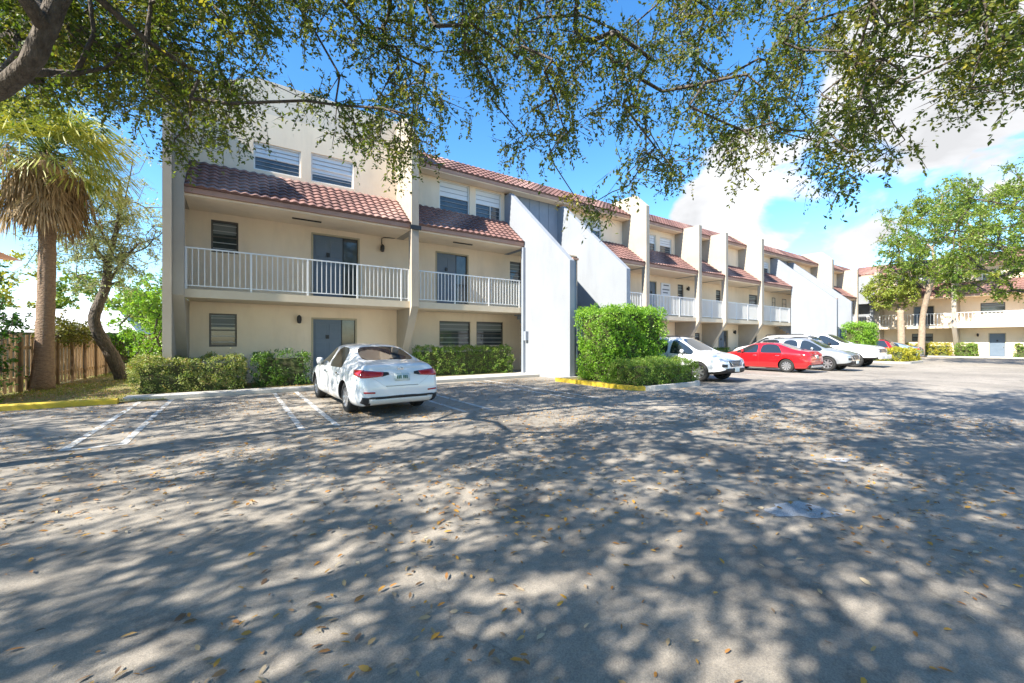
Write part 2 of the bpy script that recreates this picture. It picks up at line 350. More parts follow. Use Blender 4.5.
# ------------------------------------------------------------------ building kit (local x along the front, y into the building)
def wall_holes(mb, s0, s1, z0, z1, t, holes, depth=.14, m=0):
    xs = sorted({s0, s1} | {h[0] for h in holes} | {h[1] for h in holes}); zs = sorted({z0, z1} | {h[2] for h in holes} | {h[3] for h in holes})
    for i in range(len(xs) - 1):
        for j in range(len(zs) - 1):
            cx = (xs[i] + xs[i + 1]) / 2; cz = (zs[j] + zs[j + 1]) / 2
            if any(h[0] < cx < h[1] and h[2] < cz < h[3] for h in holes): continue
            mb.quad((xs[i], t, zs[j]), (xs[i + 1], t, zs[j]), (xs[i + 1], t, zs[j + 1]), (xs[i], t, zs[j + 1]), m)
    for a, b, c, d in holes:
        e = t + depth
        mb.quad((a, t, c), (a, t, d), (a, e, d), (a, e, c), m); mb.quad((b, t, d), (b, t, c), (b, e, c), (b, e, d), m)
        mb.quad((a, t, d), (b, t, d), (b, e, d), (a, e, d), m); mb.quad((b, t, c), (a, t, c), (a, e, c), (b, e, c), m)
def window(P, a, b, c, d, t, style='louvre', white=False):
    """frame is the window; pane and slats its pieces"""
    e = t + .05; fw = .05; mb = MB()
    mb.box(a, b, e, e + .08, c, c + fw); mb.box(a, b, e, e + .08, d - fw, d); mb.box(a, a + fw, e, e + .08, c + fw, d - fw); mb.box(b - fw, b, e, e + .08, c + fw, d - fw)
    mid = (c + d) / 2
    if style == 'blind2': mb.box((a + b) / 2 + .1, (a + b) / 2 + .13, e, e + .07, c + fw, mid)
    mb.box(a + fw, b - fw, e + .01, e + .07, mid - .02, mid + .02)
    f = mb.build('window', wframe_m if white else frame_m, P)
    g = MB(); g.quad((a + fw, e + .062, c + fw), (b - fw, e + .062, c + fw), (b - fw, e + .062, d - fw), (a + fw, e + .062, d - fw)); g.build('pane', pane_m, f)
    s = MB(); n = 5 if style == 'louvre' else 6
    if style == 'louvre':
        for k in range(n):
            z = c + fw + (d - c - 2 * fw) * (k + .5) / n
            s.box(a + fw, b - fw, e + .015, e + .035, z - .012, z + .012)
        s.build('louvre_bars', slat_m, f)
        s = MB(); s.box(a + fw + .01, b - fw - .01, e + .056, e + .0615, mid + .1, d - fw - .02)
        s.build('blind', mat('dim_blind', (.17, .19, .19), .6), f)
    else:
        lo = mid if style != 'blindfull' else c + .3
        s.box(a + fw + .005, b - fw - .005, e + .054, e + .061, lo, d - fw)
        s.build('blind', blind_m, f)
        s = MB()
        for k in range(1, n):
            z = c + fw + (d - c - 2 * fw) * k / n
            s.box(a + fw, b - fw, e + .03, e + .05, z - .008, z + .008)
        s.build('louvre_bars', mat('grey_bar', (.33, .35, .37), .5), f)
def door(P, a, b, c, d, t, side=.45, shade=None):
    e = t + .06; fr = MB(); fw = .06
    fr.box(a, a + fw, t - .02, e + .07, c, d); fr.box(b - fw, b, t - .02, e + .07, c, d); fr.box(a + fw, b - fw, t - .02, e + .07, d - fw, d)
    jm = mat('tan_jamb', (.42, .36, .25), .7)
    D = MB(); xl = b - side - fw if side else b - fw
    D.box(a + fw, xl, e, e + .05, c, d - fw)
    nb = 2; wd = (xl - a - fw)
    for i in range(nb):
        for (q0, q1) in ((.08, .30), (.36, .62), (.68, .92)):
            x0 = a + fw + wd * (i + .14) / nb; x1 = a + fw + wd * (i + .86) / nb; z0 = c + (d - fw - c) * q0; z1 = c + (d - fw - c) * q1
            D.box(x0, x1, e - .012, e, z0, z1)
    o = D.build('door', door_m if shade is None else shade, P, bevel=.004)
    fr.build('door_frame', jm, o)
    k = MB(); xm = a + fw + wd * .5; k.box(xm - .05, xm + .05, e - .05, e - .012, c + (d - c) * .66, c + (d - c) * .72); k.build('door_knocker', black_m, o); k = MB(); k.lathe([(0, -.05), (.035, -.05), (.035, 0)], 10, c=(xl - .1, e - .012, c + 1.0)); k.build('door_handle', chrome_m, o)
    if side:
        s = MB(); s.quad((xl + .03, e + .02, c), (b - fw, e + .02, c), (b - fw, e + .02, d - fw), (xl + .03, e + .02, d - fw)); s.build('side_pane', pane_m, o)
        s = MB(); s.box(xl, xl + .03, e - .01, e + .05, c, d - fw); s.box(xl + .03, b - fw, e, e + .019, c, c + .12); s.box(xl + .03, b - fw, e, e + .019, c + 1.0, c + 1.05); s.build('mullion', black_m, o)
def lamp(P, x, z, t, conduit=False):
    k = MB(); k.box(x - .05, x + .05, t - .04, t, z - .06, z + .08); k.lathe([(0, .17), (.03, .16), (.075, .10), (.08, 0), (.06, -.12), (0, -.14)], 10, axis='z', c=(x, t - .13, z)); 
    if conduit: k.tube([(x, t - .02, z + .08), (x, t - .03, z + .42), (x + .08, t - .03, z + .47), (x + .5, t - .05, z + .5), (x + .75, t - .3, z + .62)], .018, 6)
    k.build('wall_lamp', black_m, P)
def tiles(P, s0, s1, t0, z0, t1, z1, courses=6, pitch=.27, name='tiled_roof', amp=.045):
    ncol = max(1, round((s1 - s0) / pitch)); per = 6; nx = ncol * per + 1; p = (s1 - s0) / ncol
    dt, dz = (t1 - t0), (z1 - z0); ln = math.hypot(dt, dz); nt_, nz_ = -dz / ln, dt / ln
    vs = []; fs = []; rn = []
    rows = []
    for k in range(courses): rows += [(k / courses, .05), ((k + 1) / courses, .012)]
    for (q, lift) in rows:
        for i in range(nx):
            ph = (i % per) / per; h = amp * (.5 + .5 * math.cos(2 * math.pi * (ph - .5))) ** .8 + lift
            x = s0 + (s1 - s0) * i / (nx - 1)
            jt = 0
            vs.append((x, t0 + dt * q + nt_ * h, z0 + dz * q + nz_ * h))
    for r in range(len(rows) - 1):
        for i in range(nx - 1):
            fs.append((r * nx + i, r * nx + i + 1, (r + 1) * nx + i + 1, (r + 1) * nx + i)); rn.append(((i // per) * 7919 + (r // 2) * 104729) % 997 / 997)
    # closed front lip and underside
    b0 = len(vs)
    for i in range(nx): vs.append((s0 + (s1 - s0) * i / (nx - 1), t0 + .002, z0))
    for i in range(nx - 1): fs.append((b0 + i, b0 + i + 1, i + 1, i)); rn.append(.5)
    me = bpy.data.meshes.new(name); me.from_pydata(vs, [], fs); me.materials.append(tile_m); me.update()
    a = me.attributes.new('rnd', 'FLOAT', 'FACE'); a.data.foreach_set('value', rn)
    o = bpy.data.objects.new(name, me); COL.objects.link(o); o.parent = P
    # board under the tiles closing the ends
    mb = MB(); mb.prism_x(s0 + .003, s1 - .003, [(t0 + .02, z0 - .16), (t1 + .1, z0 - .16), (t1 + .1, z1 - .01), (t1, z1 - .01), (t0 + .02, z0 - .01)]); mb.build('eave_board', fascia_m, o)
    return o
def railing(P, s0, s1, t, z, h=1.2, gap=.145, ends=True, wide=False):
    mb = MB(); mb.box(s0, s1, t - .025, t + .025, z + h - .04, z + h); mb.box(s0, s1, t - .015, t + .015, z + .09, z + .12)
    n = max(2, round((s1 - s0) / gap)); pe = max(4, round(1.55 / gap)); bw = .011 if not wide else .02
    for i in range(n + 1):
        x = s0 + .03 + (s1 - s0 - .06) * i / n
        if i % pe == 0 or i == n: mb.box(x - .026, x + .026, t - .026, t + .026, z, z + h - .04)
        else: mb.box(x - bw, x + bw, t - .012, t + .012, z + .12, z + h - .04)
    mb.build('railing', white_metal, P)
TF = 14.77   # plane of the cream fins
def fin(P, s0, s1, kind, front=None, m=None, wall=16.5, depth=18.0, ztop=None):
    low = [(TF, 2.82), (TF + .12, 2.62), (16.35, .28), (16.49, .12), (16.49, 2.775), (15.08, 2.775), (15.08, 5.69), (depth, 5.69)]
    if kind == 'high': poly = [(TF, 9.14 if not ztop or ztop > 10 else ztop - .3)] + low + [(depth, ztop or 9.95), (TF + (.83 if not ztop else 1.1), ztop or 9.95)]
    elif kind == 'flat': poly = [(TF, 8.86)] + low + [(depth, 8.86)]
    elif kind == 'white': poly = [(11.85, 4.66), (11.85, 0), (14.92, 0), (14.92, 5.69), (depth, 5.69), (depth, 8.50), (16.04, 8.50)]
    elif kind == 'end': poly = [(14.70, 9.0), (14.70, 0), (depth, 0), (depth, 9.45), (15.6, 9.45)]
    mb = MB(); mb.prism_x(s0, s1, poly, 0, mfront=(1, 11.9) if kind == 'white' else None)  # front edges of white fins coloured grey for the shade on them
    return mb.build('white_fin_wall' if kind == 'white' else 'fin_wall', [m or (fin_white if kind == 'white' else fin_cream), grey_paint_shade], P)
def module(P, s0, s1, up=(), mid=(), low=(), bump=None, e0=0, e1=0, lowroof=True, ztop=8.62, cour=6, cream_m=None, rails=True, fine=True):
    """one bay of flats between two fins"""
    cm = cream_m or cream; W = MB(); T = 16.5
    def hol(L): return [tuple(i[1:5]) for i in L]
    wall_holes(W, s0 - e0, s1 + e1, 0, 2.78, T, hol(low)); wall_holes(W, s0 - e0, s1 + e1, 3.02, 5.85, T, hol(mid)); wall_holes(W, s0, s1, 7.0, ztop, T, hol(up))
    W.quad((s0, T, 2.78), (s1, T, 2.78), (s1, T, 3.02), (s0, T, 3.02)); W.quad((s0, T, 5.85), (s1, T, 5.85), (s1, T, 7.0), (s0, T, 7.0))
    for L in (low, mid, up):
        for it in L:
            W.quad((it[1], T + .139, it[3]), (it[2], T + .139, it[3]), (it[2], T + .139, it[4]), (it[1], T + .139, it[4]))
    W.build('wall', cm, P)
    S = MB(); S.box(s0, s1, 14.97, 16.49, 2.78, 3.02); S.build('balcony_slab', mat('slab_cream', (.66, .56, .42), .85, var=(.58, .48, .34), scale=1), P)
    if rails: railing(P, s0, s1, 15.02, 3.02, 1.22, .145 if P is B else .24, wide=s0 > 15 and cm is cream and P is B)
    if lowroof:
        S = MB(); S.box(s0, s1, 14.93, 16.49, 5.70, 5.76); S.build('eave_soffit', cm, P)
        tiles(P, s0, s1, 14.85, 5.93, 16.42, 7.22, cour + 2 if fine else cour)
    for L in (low, mid, up):
        for it in L:
            if it[0] == 'door': door(P, *it[1:5], T, side=it[5] if len(it) > 5 else .45)
            else: window(P, *it[1:5], T, it[0], white=it[0].startswith('blind'))

# ------------------------------------------------------------------ main building
B = empty('apartment_building', (-1.45, 16.5, 0), 0, 'long cream three storey apartment building with clay tile eaves, balconies and tall fin walls', 'apartment building')
class Off:   # parent proxy: geometry is written in world coordinates, building origin is subtracted
    pass
Bp = empty('tmp'); COL.objects.unlink(Bp)
_made_before = set(bpy.data.objects)
G = B
fin(G, -1.66, -1.46, 'end')
fin(G, -1.458, -1.20, 'high', ztop=9.4)
fin(G, 5.47, 5.75, 'high', ztop=10.4)
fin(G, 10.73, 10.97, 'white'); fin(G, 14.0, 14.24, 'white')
fin(G, 19.1, 19.38, 'high'); fin(G, 24.28, 24.58, 'flat'); fin(G, 27.45, 27.72, 'flat'); fin(G, 32.45, 32.78, 'high')
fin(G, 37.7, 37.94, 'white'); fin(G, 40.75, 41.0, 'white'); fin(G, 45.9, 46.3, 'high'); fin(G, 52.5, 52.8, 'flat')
module(G, -1.2, 5.47, up=[('blind', .52, 1.97, 7.40, 8.36), ('blindfull', 2.30, 3.79, 7.38, 8.42)],
       mid=[('louvre', -.65, .09, 4.42, 5.48), ('door', 2.31, 4.01, 3.02, 5.5, .55)], low=[('louvre', -.70, .05, 1.33, 2.42), ('door', 2.31, 3.91, .1, 2.38, .5)], ztop=9.4, e0=.2, e1=.28)
mb = MB(); mb.prism_y(16.5, 16.75, [(-1.2, 9.402), (5.47, 9.402), (5.47, 10.5), (.7, 10.55), (-1.2, 9.75)]); mb.build('parapet', mat('parapet_stucco', (.72, .62, .50), .9, var=(.64, .54, .43), scale=.8, bump=.25, bscale=45, spec=.2, streak=.12), G)
module(G, 5.75, 10.73, up=[('blind', 7.36, 8.84, 7.24, 8.56), ('blind2', 9.15, 10.55, 7.24, 8.54)], mid=[('door', 7.18, 8.78, 3.02, 5.42, .55), ('louvre', 11.05, 11.72, 4.38, 5.40)],
       low=[('louvre', 7.36, 8.88, 1.32, 2.40), ('louvre', 9.2, 10.66, 1.32, 2.42)], e1=3.51)
mb = MB(); mb.prism_x(10.60, 10.727, [(TF, 5.69), (TF, .0), (14.91, .0), (14.91, 5.69)], 0); mb.build('fin_shade_strip', grey_paint_shade, G)  # grey box standing in for a strip of shade on the fin's left face
def stair(G, a, b):
    mb = MB(); wall_holes(mb, a, b, 5.72, 8.62, 16.42, [])
    n = 5
    for i in range(1, n): x = a + (b - a) * i / n; mb.box(x - .012, x + .012, 16.40, 16.419, 5.72, 8.62)
    mb.build('siding_panel', grey_paint_shade, G)
    mb = MB(); mb.box(a - .24, b + .24, 14.97, 16.49, 2.78, 3.02); mb.build('balcony_slab', MATS['slab_cream'], G)
    mb = MB(); mb.box(a - .24, b + .24, 14.97, 16.49, 5.70, 5.76); mb.build('eave_soffit', cream, G)
    mb = MB(); mb.box(a + .02, b - .02, 12.6, 14.2, 1.3, 1.46)
    for k in range(8): mb.box(a + .1, a + 1.4, 14.2 + .02 + k * .05, 14.2 + .28 + k * .24, 1.46 + k * .18, 1.46 + (k + 1) * .18)
    mb.build('stair_landing', grey_paint_shade, G)
    railing(G, a + .02, b - .02, 12.62, 1.46, 1.1, .12); railing(G, a - .24, b + .24, 15.02, 3.02, 1.22, .145)
    mb = MB(); mb.box(a + .003, a + .24, 12.0, 12.35, 0, 4.72); mb.build('pier', grey_paint_shade, G)
    mb = MB(); mb.box(a - .02 + .023, a + .30, 11.93, 12.42, 4.72, 4.80); mb.build('pier_cap', fascia_m, G)
stair(G, 10.97, 14.0); stair(G, 37.94, 40.75)
module(G, 14.24, 19.1, up=[('blind', 15.96, 17.33, 7.22, 8.38)], mid=[('door', 17.4, 18.2, 3.02, 5.3, 0)], low=[('louvre', 15.5, 17, 1.3, 2.4)], e1=.28)
module(G, 19.38, 24.28, up=[('blind', 20.9, 22.3, 7.22, 8.28), ('blind', 22.7, 23.95, 7.22, 8.26)], mid=[('door', 21.4, 22.34, 3.02, 5.34, 0)], low=[('louvre', 20.4, 22, 1.3, 2.4)], e1=.28)
module(G, 24.58, 27.45, mid=[('louvre', 24.62, 25.25, 4.35, 5.35)], low=[('louvre', 26.6, 27.25, 1.3, 2.1)], e1=.27, fine=False)
module(G, 27.72, 32.45, mid=[('louvre', 29.29, 29.95, 4.4, 5.3)], low=[('door', 29.56, 30.95, .1, 2.36, .4)], up=[('blind', 28.4, 29.6, 7.22, 8.3)], e1=.33, fine=False)
module(G, 32.78, 37.7, up=[('blind', 36.3, 37.5, 7.15, 8.2)], mid=[('louvre', 34.11, 35.5, 4.38, 5.28)], low=[('louvre', 34, 35.4, 1.3, 2.3)], e1=3.4, fine=False)
module(G, 41.1, 45.9, up=[('blind', 43.2, 44.3, 7.22, 8.2)], mid=[('door', 42, 43.2, 3.02, 5.3, 0)], low=[('louvre', 42, 43.4, 1.3, 2.3)], e1=.4, fine=False)
module(G, 46.3, 52.5, up=[('blind', 48, 49.4, 7.22, 8.2)], mid=[('door', 47.4, 48.6, 3.02, 5.3, 0), ('louvre', 50.4, 51.6, 4.3, 5.2)], low=[('louvre', 50, 51.4, 1.3, 2.3)], e1=.3, fine=False)
for x0, x1 in ((38.02, 38.57), (39.89, 40.67)): window(G, x0, x1, 4.38, 5.26, 16.43, 'louvre')
for a, b in ((5.75, 19.1), (19.38, 32.45), (32.78, 45.9), (46.3, 58)):
    mb = MB(); mb.box(a, b, 15.93, 16.49, 8.62, 8.66); mb.build('roof_soffit', cream, G)
    tiles(G, a, b, 15.88, 8.82, 17.25, 9.85, 6)
# the bulk behind the front walls
mb = MB(); mb.box(-1.19, 5.46, 16.76, 27, .0, 9.3); mb.box(5.76, 57.9, 17.36, 27, 0, 9.84); mb.box(5.76, 57.9, 16.66, 17.35, 0, 8.6); mb.box(52.8, 57.9, 16.5, 16.65, 0, 8.6); mb.build('rear_block', cream, G)
lamp(G, 1.9, 2.28, 16.5); lamp(G, 4.86, 5.2, 16.5, True); lamp(G, 25.66, 5.1, 16.5); lamp(G, 31.75, 2.2, 16.5); lamp(G, 11.0 - .37, 1.75, 12.6) if 0 else None
mb = MB(); mb.box(10.58, 10.725, 14.55, 14.72, 1.55, 1.95); mb.build('meter_box', grey_paint_shade, G)
for q in (1.6, 7.6): mb = MB(); mb.box(q, q + .9, 15.6, 15.66, 5.66, 5.695); mb.build('soffit_vent', black_m, G)
mb = MB(); mb.box(5.40, 5.82, 14.70, 14.76, 5.70, 5.86); mb.build('gutter_bracket', black_m, G)
# shift all geometry of the building into its own frame
def reframe(E):
    for o in list(bpy.data.objects):
        p = o
        while p.parent: p = p.parent
        if p is E and o is not E and o.type == 'MESH' and not o.get('_done'):
            me = o.data; n = len(me.vertices); a = np.empty(n * 3, np.float32); me.vertices.foreach_get('co', a)
            a = a.reshape(-1, 3) - np.array(E.location, np.float32); me.vertices.foreach_set('co', a.ravel()); me.update(); o['_done'] = 1
            del o['_done']
reframe(B)

# ------------------------------------------------------------------ wing at the right, facing -X : local x -> -Y, local y -> +X
Wg = empty('apartment_wing', (58 - 16.5, 14.05, 0), R(-90), 'cream balconied apartment wing at the right end, behind the two thin tree trunks', 'apartment building')
# local s = 14.05 - Y ; local t = X - 58 + 16.5  (wall plane t = 16.5 -> X = 58)
fin(Wg, -.35, 0, 'flat'); fin(Wg, 5.3, 5.6, 'flat'); fin(Wg, 10.9, 11.2, 'flat'); fin(Wg, 16.5, 16.8, 'flat'); fin(Wg, 22.1, 22.4, 'flat'); fin(Wg, 36, 36.3, 'flat')
blue_door = mat('pale_blue_door', (.30, .38, .48), .6)
module(Wg, 0, 5.3, up=[('blind', 2, 3.4, 7.22, 8.2)], mid=[('door', 2.3, 3.85, 3.02, 5.1, .6)], low=[('louvre', 2.2, 3.75, 1.5, 2.3)], fine=False)
module(Wg, 5.6, 10.9, up=[('blind', 7, 8.4, 7.22, 8.2)], mid=[('louvre', 6.9, 8.4, 4.1, 5.1)], low=[('door', 7.4, 8.45, .0, 2.28, 0)], fine=False)
module(Wg, 11.2, 16.5, up=[('blind', 13, 14.4, 7.22, 8.2)], mid=[('door', 12.4, 13.9, 3.02, 5.1, .6)], low=[('louvre', 13.2, 14.8, 1.3, 2.3)], fine=False)
module(Wg, 16.8, 22.1, up=[('blind', 18, 19.4, 7.22, 8.2)], mid=[('louvre', 18, 19.4, 4.1, 5.1)], low=[('door', 18.4, 19.6, 0, 2.28, 0)], fine=False)
module(Wg, 22.4, 36, up=[('blind', 24, 25.4, 7.22, 8.2)], mid=[('louvre', 24, 25.4, 4.1, 5.1)], low=[('door', 26, 27.2, 0, 2.28, 0)], fine=False)
tiles(Wg, -2.4, 36.3, 15.88, 8.82, 17.25, 9.85, 6, pitch=.3)
mb = MB(); mb.box(-2.4, -.36, 15.3, 16.6, 5.6, 8.60); mb.box(-2.4, -.36, 16.5, 16.6, 0, 5.6); mb.box(-2.4, -.36, 15.0, 16.49, 2.78, 3.02); mb.build('corner_wall', fin_white, Wg)
railing(Wg, -2.4, -.36, 15.05, 3.02, 1.2, .15, wide=True)
mb = MB(); mb.prism_x(-.62, -.36, [(14.3, 6.1), (14.3, 3.0), (15.2, 0), (16.5, 0), (16.5, 6.1)]); mb.build('corner_strut', fin_white, Wg)
mb = MB(); mb.box(0.01, 35.9, 16.66, 24, 0, 8.6); mb.box(-2.4, 36.2, 17.36, 24, 8.6, 9.84); mb.box(-2.4, 0, 16.62, 24, 0, 8.6); mb.box(0, 36.2, 15.95, 16.49, 8.62, 8.66); mb.build('rear_block', cream, Wg)
lamp(Wg, 14.05 - 7.3, 2.1, 16.5)

# wall sign on the balcony wall
sg = empty('wall_sign', (23.25, 16.47, 4.5), 0, 'small white sign board on the balcony wall between the third and fourth cream fins', 'sign')
mb = MB(); mb.box(-.48, .48, -.02, .02, 0, .8); mb.build('board', mat('sign_white', (.74, .76, .80), .5), sg)
mb = MB()
for (x0, x1, z) in ((-.25, .3, .62), (-.36, .36, .34), (-.3, .2, .14)): mb.box(x0, x1, -.026, -.021, z, z + .07)
mb.build('lettering', mat('sign_ink', (.10, .12, .16), .5), sg)

# ------------------------------------------------------------------ cars
def st(xl, xb, xt, hw, h5, zb, zm, zbelt, z5, zt): return dict(xl=xl, xb=xb, xt=xt, hw=hw, h5=h5, zb=zb, zm=zm, zbelt=zbelt, z5=z5, zt=zt)
SEDAN = dict(L=4.6, r=.325, wb=(-1.30, 1.42), hw=.90, st=[
    st(-2.30, -2.27, -2.18, .62, .55, .42, .58, .84, .93, .95), st(-2.27, -2.23, -2.14, .80, .66, .26, .56, .86, 1.00, 1.03), st(-2.08, -2.02, -1.98, .875, .72, .20, .55, .88, 1.03, 1.065),
    st(-1.70, -1.62, -1.62, .90, .71, .19, .55, .91, 1.06, 1.10), st(-1.32, -1.12, -.86, .905, .585, .19, .55, .93, 1.33, 1.385), st(-1.0, -.98, -.62, .91, .59, .19, .55, .93, 1.37, 1.435),
    st(-.12, -.10, -.10, .91, .60, .19, .55, .92, 1.39, 1.455), st(0, 0, 0, .91, .60, .19, .55, .92, 1.39, 1.455), st(.55, .70, .32, .91, .585, .19, .55, .91, 1.37, 1.43),
    st(1.0, 1.06, 1.14, .905, .70, .19, .55, .90, .985, 1.02), st(1.5, 1.5, 1.5, .90, .70, .19, .54, .83, .92, .96), st(2.0, 2.0, 1.98, .85, .66, .20, .5, .72, .80, .84),
    st(2.22, 2.2, 2.16, .74, .58, .22, .46, .64, .70, .73), st(2.31, 2.29, 2.25, .55, .45, .34, .46, .58, .62, .64)],
    side=[(4, 5), (5, 6), (7, 8), (8, 9)], rear=[(3, 4)], front=[(8, 9)])
SUV = dict(L=4.65, r=.36, wb=(-1.33, 1.37), hw=.92, st=[
    st(-2.30, -2.24, -2.02, .65, .55, .45, .66, .98, 1.35, 1.40), st(-2.27, -2.20, -1.92, .84, .60, .32, .64, 1.0, 1.50, 1.56), st(-2.10, -2.05, -1.72, .90, .62, .28, .62, 1.02, 1.57, 1.64),
    st(-1.6, -1.55, -1.35, .92, .63, .26, .62, 1.03, 1.60, 1.67), st(-.9, -.9, -.8, .925, .64, .25, .62, 1.03, 1.61, 1.69), st(-.78, -.78, -.7, .925, .64, .25, .62, 1.03, 1.61, 1.69),
    st(.05, .05, .05, .925, .64, .25, .62, 1.02, 1.60, 1.68), st(.15, .15, .15, .925, .64, .25, .62, 1.02, 1.60, 1.68), st(.6, .72, .45, .925, .62, .25, .62, 1.01, 1.56, 1.62),
    st(1.0, 1.1, 1.2, .92, .73, .25, .62, 1.0, 1.10, 1.15), st(1.6, 1.6, 1.6, .91, .74, .26, .60, .95, 1.05, 1.09), st(2.05, 2.05, 2.02, .88, .72, .30, .60, .86, .97, 1.0),
    st(2.25, 2.24, 2.2, .80, .62, .34, .56, .78, .86, .89), st(2.33, 2.31, 2.28, .60, .48, .42, .56, .70, .76, .78)],
    side=[(2, 3), (3, 4), (5, 6), (7, 8), (8, 9)], rear=[(0, 1), (1, 2)], front=[(8, 9)])
PICKUP = dict(L=5.9, r=.41, wb=(-1.85, 1.85), hw=1.0, st=[
    st(-2.95, -2.95, -2.93, .80, .70, .62, .80, 1.22, 1.30, 1.31), st(-2.93, -2.93, -2.90, .96, .86, .55, .78, 1.24, 1.34, 1.35), st(-2.7, -2.7, -2.7, .99, .88, .52, .78, 1.26, 1.35, 1.36),
    st(-1.3, -1.3, -1.3, 1.0, .88, .5, .78, 1.27, 1.36, 1.37), st(-1.25, -1.22, -1.05, 1.0, .70, .48, .78, 1.27, 1.86, 1.92), st(-1.0, -1.0, -.85, 1.0, .70, .46, .78, 1.27, 1.91, 1.98),
    st(-.15, -.15, -.12, 1.0, .71, .45, .78, 1.26, 1.93, 2.0), st(0, 0, 0, 1.0, .71, .45, .78, 1.26, 1.93, 2.0), st(.55, .65, .40, 1.0, .69, .45, .78, 1.25, 1.88, 1.95),
    st(1.0, 1.1, 1.25, 1.0, .82, .45, .78, 1.25, 1.36, 1.40), st(1.8, 1.8, 1.8, 1.0, .84, .46, .78, 1.22, 1.32, 1.36), st(2.5, 2.5, 2.48, .99, .84, .48, .76, 1.16, 1.25, 1.28),
    st(2.85, 2.85, 2.8, .93, .78, .5, .74, 1.10, 1.16, 1.18), st(2.95, 2.94, 2.9, .80, .66, .56, .72, .98, 1.04, 1.05)],
    side=[(5, 6), (7, 8), (8, 9)], rear=[(3, 4)], front=[(8, 9)])
def ring(s):
    h = s['hw']; return [(s['xl'], 0, s['zb']), (s['xl'], .86 * h, s['zb']), (s['xl'], .975 * h, s['zb'] + .09), (s['xl'], h, s['zm']), (s['xb'], .965 * h, s['zbelt']),
                         (s['xt'], s['h5'], s['z5']), (s['xt'], s['h5'] * .87, s['z5'] + (s['zt'] - s['z5']) * .5), (s['xt'], s['h5'] * .45, s['zt'] - .008), (s['xt'], 0, s['zt'])]
SHELLS = {}
def shell(spec, kind, mats):
    me = bpy.data.meshes.new('body'); V = []; F = []; MI = []
    S = spec['st']; n = len(S)
    for s in S:
        r = ring(s); V += r + [(x, -y, z) for x, y, z in r[7:0:-1]]
    K = 16
    for i in range(n - 1):
        for k in range(K):
            k2 = (k + 1) % K; F.append((i * K + k, i * K + k2, (i + 1) * K + k2, (i + 1) * K + k))
            row = k if k < 8 else 15 - k
            mi = 0
            if row == 4 and (i, i + 1) in spec['side']: mi = 1
            if row in (6, 7) and (i, i + 1) in spec['front']: mi = 2
            if row in (6, 7) and (i, i + 1) in spec['rear']: mi = 3
            if row == 5 and (i, i + 1) in spec['rear'] and kind == 'suv': mi = 3
            if row in (0,): mi = 4
            if row == 1: mi = 5 if kind != 'sedan' else 0
            MI.append(mi)
    for base, flip in ((0, False), ((n - 1) * K, True)):
        for k in range(0, 8):
            a, b = base + k, base + k + 1; ma, mb_ = base + (K - k) % K, base + (K - k - 1) % K
            q = [a, b, mb_, ma]; q2 = []
            for x in q:
                if x not in q2: q2.append(x)
            if flip: q2 = q2[::-1]
            F.append(tuple(q2)); mi = 0
            if kind == 'suv' and base == 0 and k in (4, 5, 6): mi = 3 if k == 4 else 0
            MI.append(mi)
    me.from_pydata(V, [], F)
    for m in mats: me.materials.append(m)
    me.polygons.foreach_set('material_index', MI)
    bm = bmesh.new(); bm.from_mesh(me); cl = bm.edges.layers.float.get('crease_edge') or bm.edges.layers.float.new('crease_edge')
    for e in bm.edges:
        ms = {f.material_index for f in e.link_faces}
        if len(ms) > 1: e[cl] = .55
    bm.verts.ensure_lookup_table()
    for i in range(n - 1):   # shoulder line
        for k in (4, 12):
            e = bm.edges.get((bm.verts[i * K + k], bm.verts[(i + 1) * K + k]))
            if e and e[cl] < .4: e[cl] = .38
    bmesh.ops.recalc_face_normals(bm, faces=bm.faces)
    if bm.calc_volume(signed=True) < 0: bmesh.ops.reverse_faces(bm, faces=bm.faces)
    pass
    bm.to_mesh(me); bm.free()
    o = bpy.data.objects.new('tmp_body', me); COL.objects.link(o)
    sub = o.modifiers.new('s', 'SUBSURF'); sub.levels = 3; sub.render_levels = 3
    cut = []
    for wx in spec['wb']:
        for sg in (-1, 1):
            mb = MB(); rr = spec['r'] + .04; y0, y1 = sorted((sg * (spec['hw'] + .2), sg * (spec['hw'] - .30)))
            pts = [(wx + rr * math.cos(t), spec['r'] + rr * math.sin(t)) for t in [2 * math.pi * q / 28 for q in range(28)]]
            mb.prism_y(y0, y1, pts, 4); c = mb.build('tmpcut', mats); cut.append(c)
            bb = bmesh.new(); bb.from_mesh(c.data); bmesh.ops.recalc_face_normals(bb, faces=bb.faces); bb.to_mesh(c.data); bb.free()
    for us, jit in ((False, 0), (False, .0037), (True, .0021), (False, -.0043), (True, .0071), (False, .011), (True, -.009)):
        for q, c in enumerate(cut): c.location = (jit * (1 + .31 * q), jit * .7, jit * (1.3 - .2 * q))
        for md in list(o.modifiers):
            if md.type == 'BOOLEAN': o.modifiers.remove(md)
        for c in cut:
            b = o.modifiers.new('b', 'BOOLEAN'); b.operation = 'DIFFERENCE'; b.object = c; b.solver = 'EXACT'; b.use_self = us
        dg = bpy.context.evaluated_depsgraph_get(); dg.update(); ev = bpy.data.meshes.new_from_object(o.evaluated_get(dg))
        if len(ev.vertices) > 8000: break
    print('CAR', kind, us, jit, len(ev.vertices))
    for c in cut + [o]: bpy.data.objects.remove(c)
    return ev
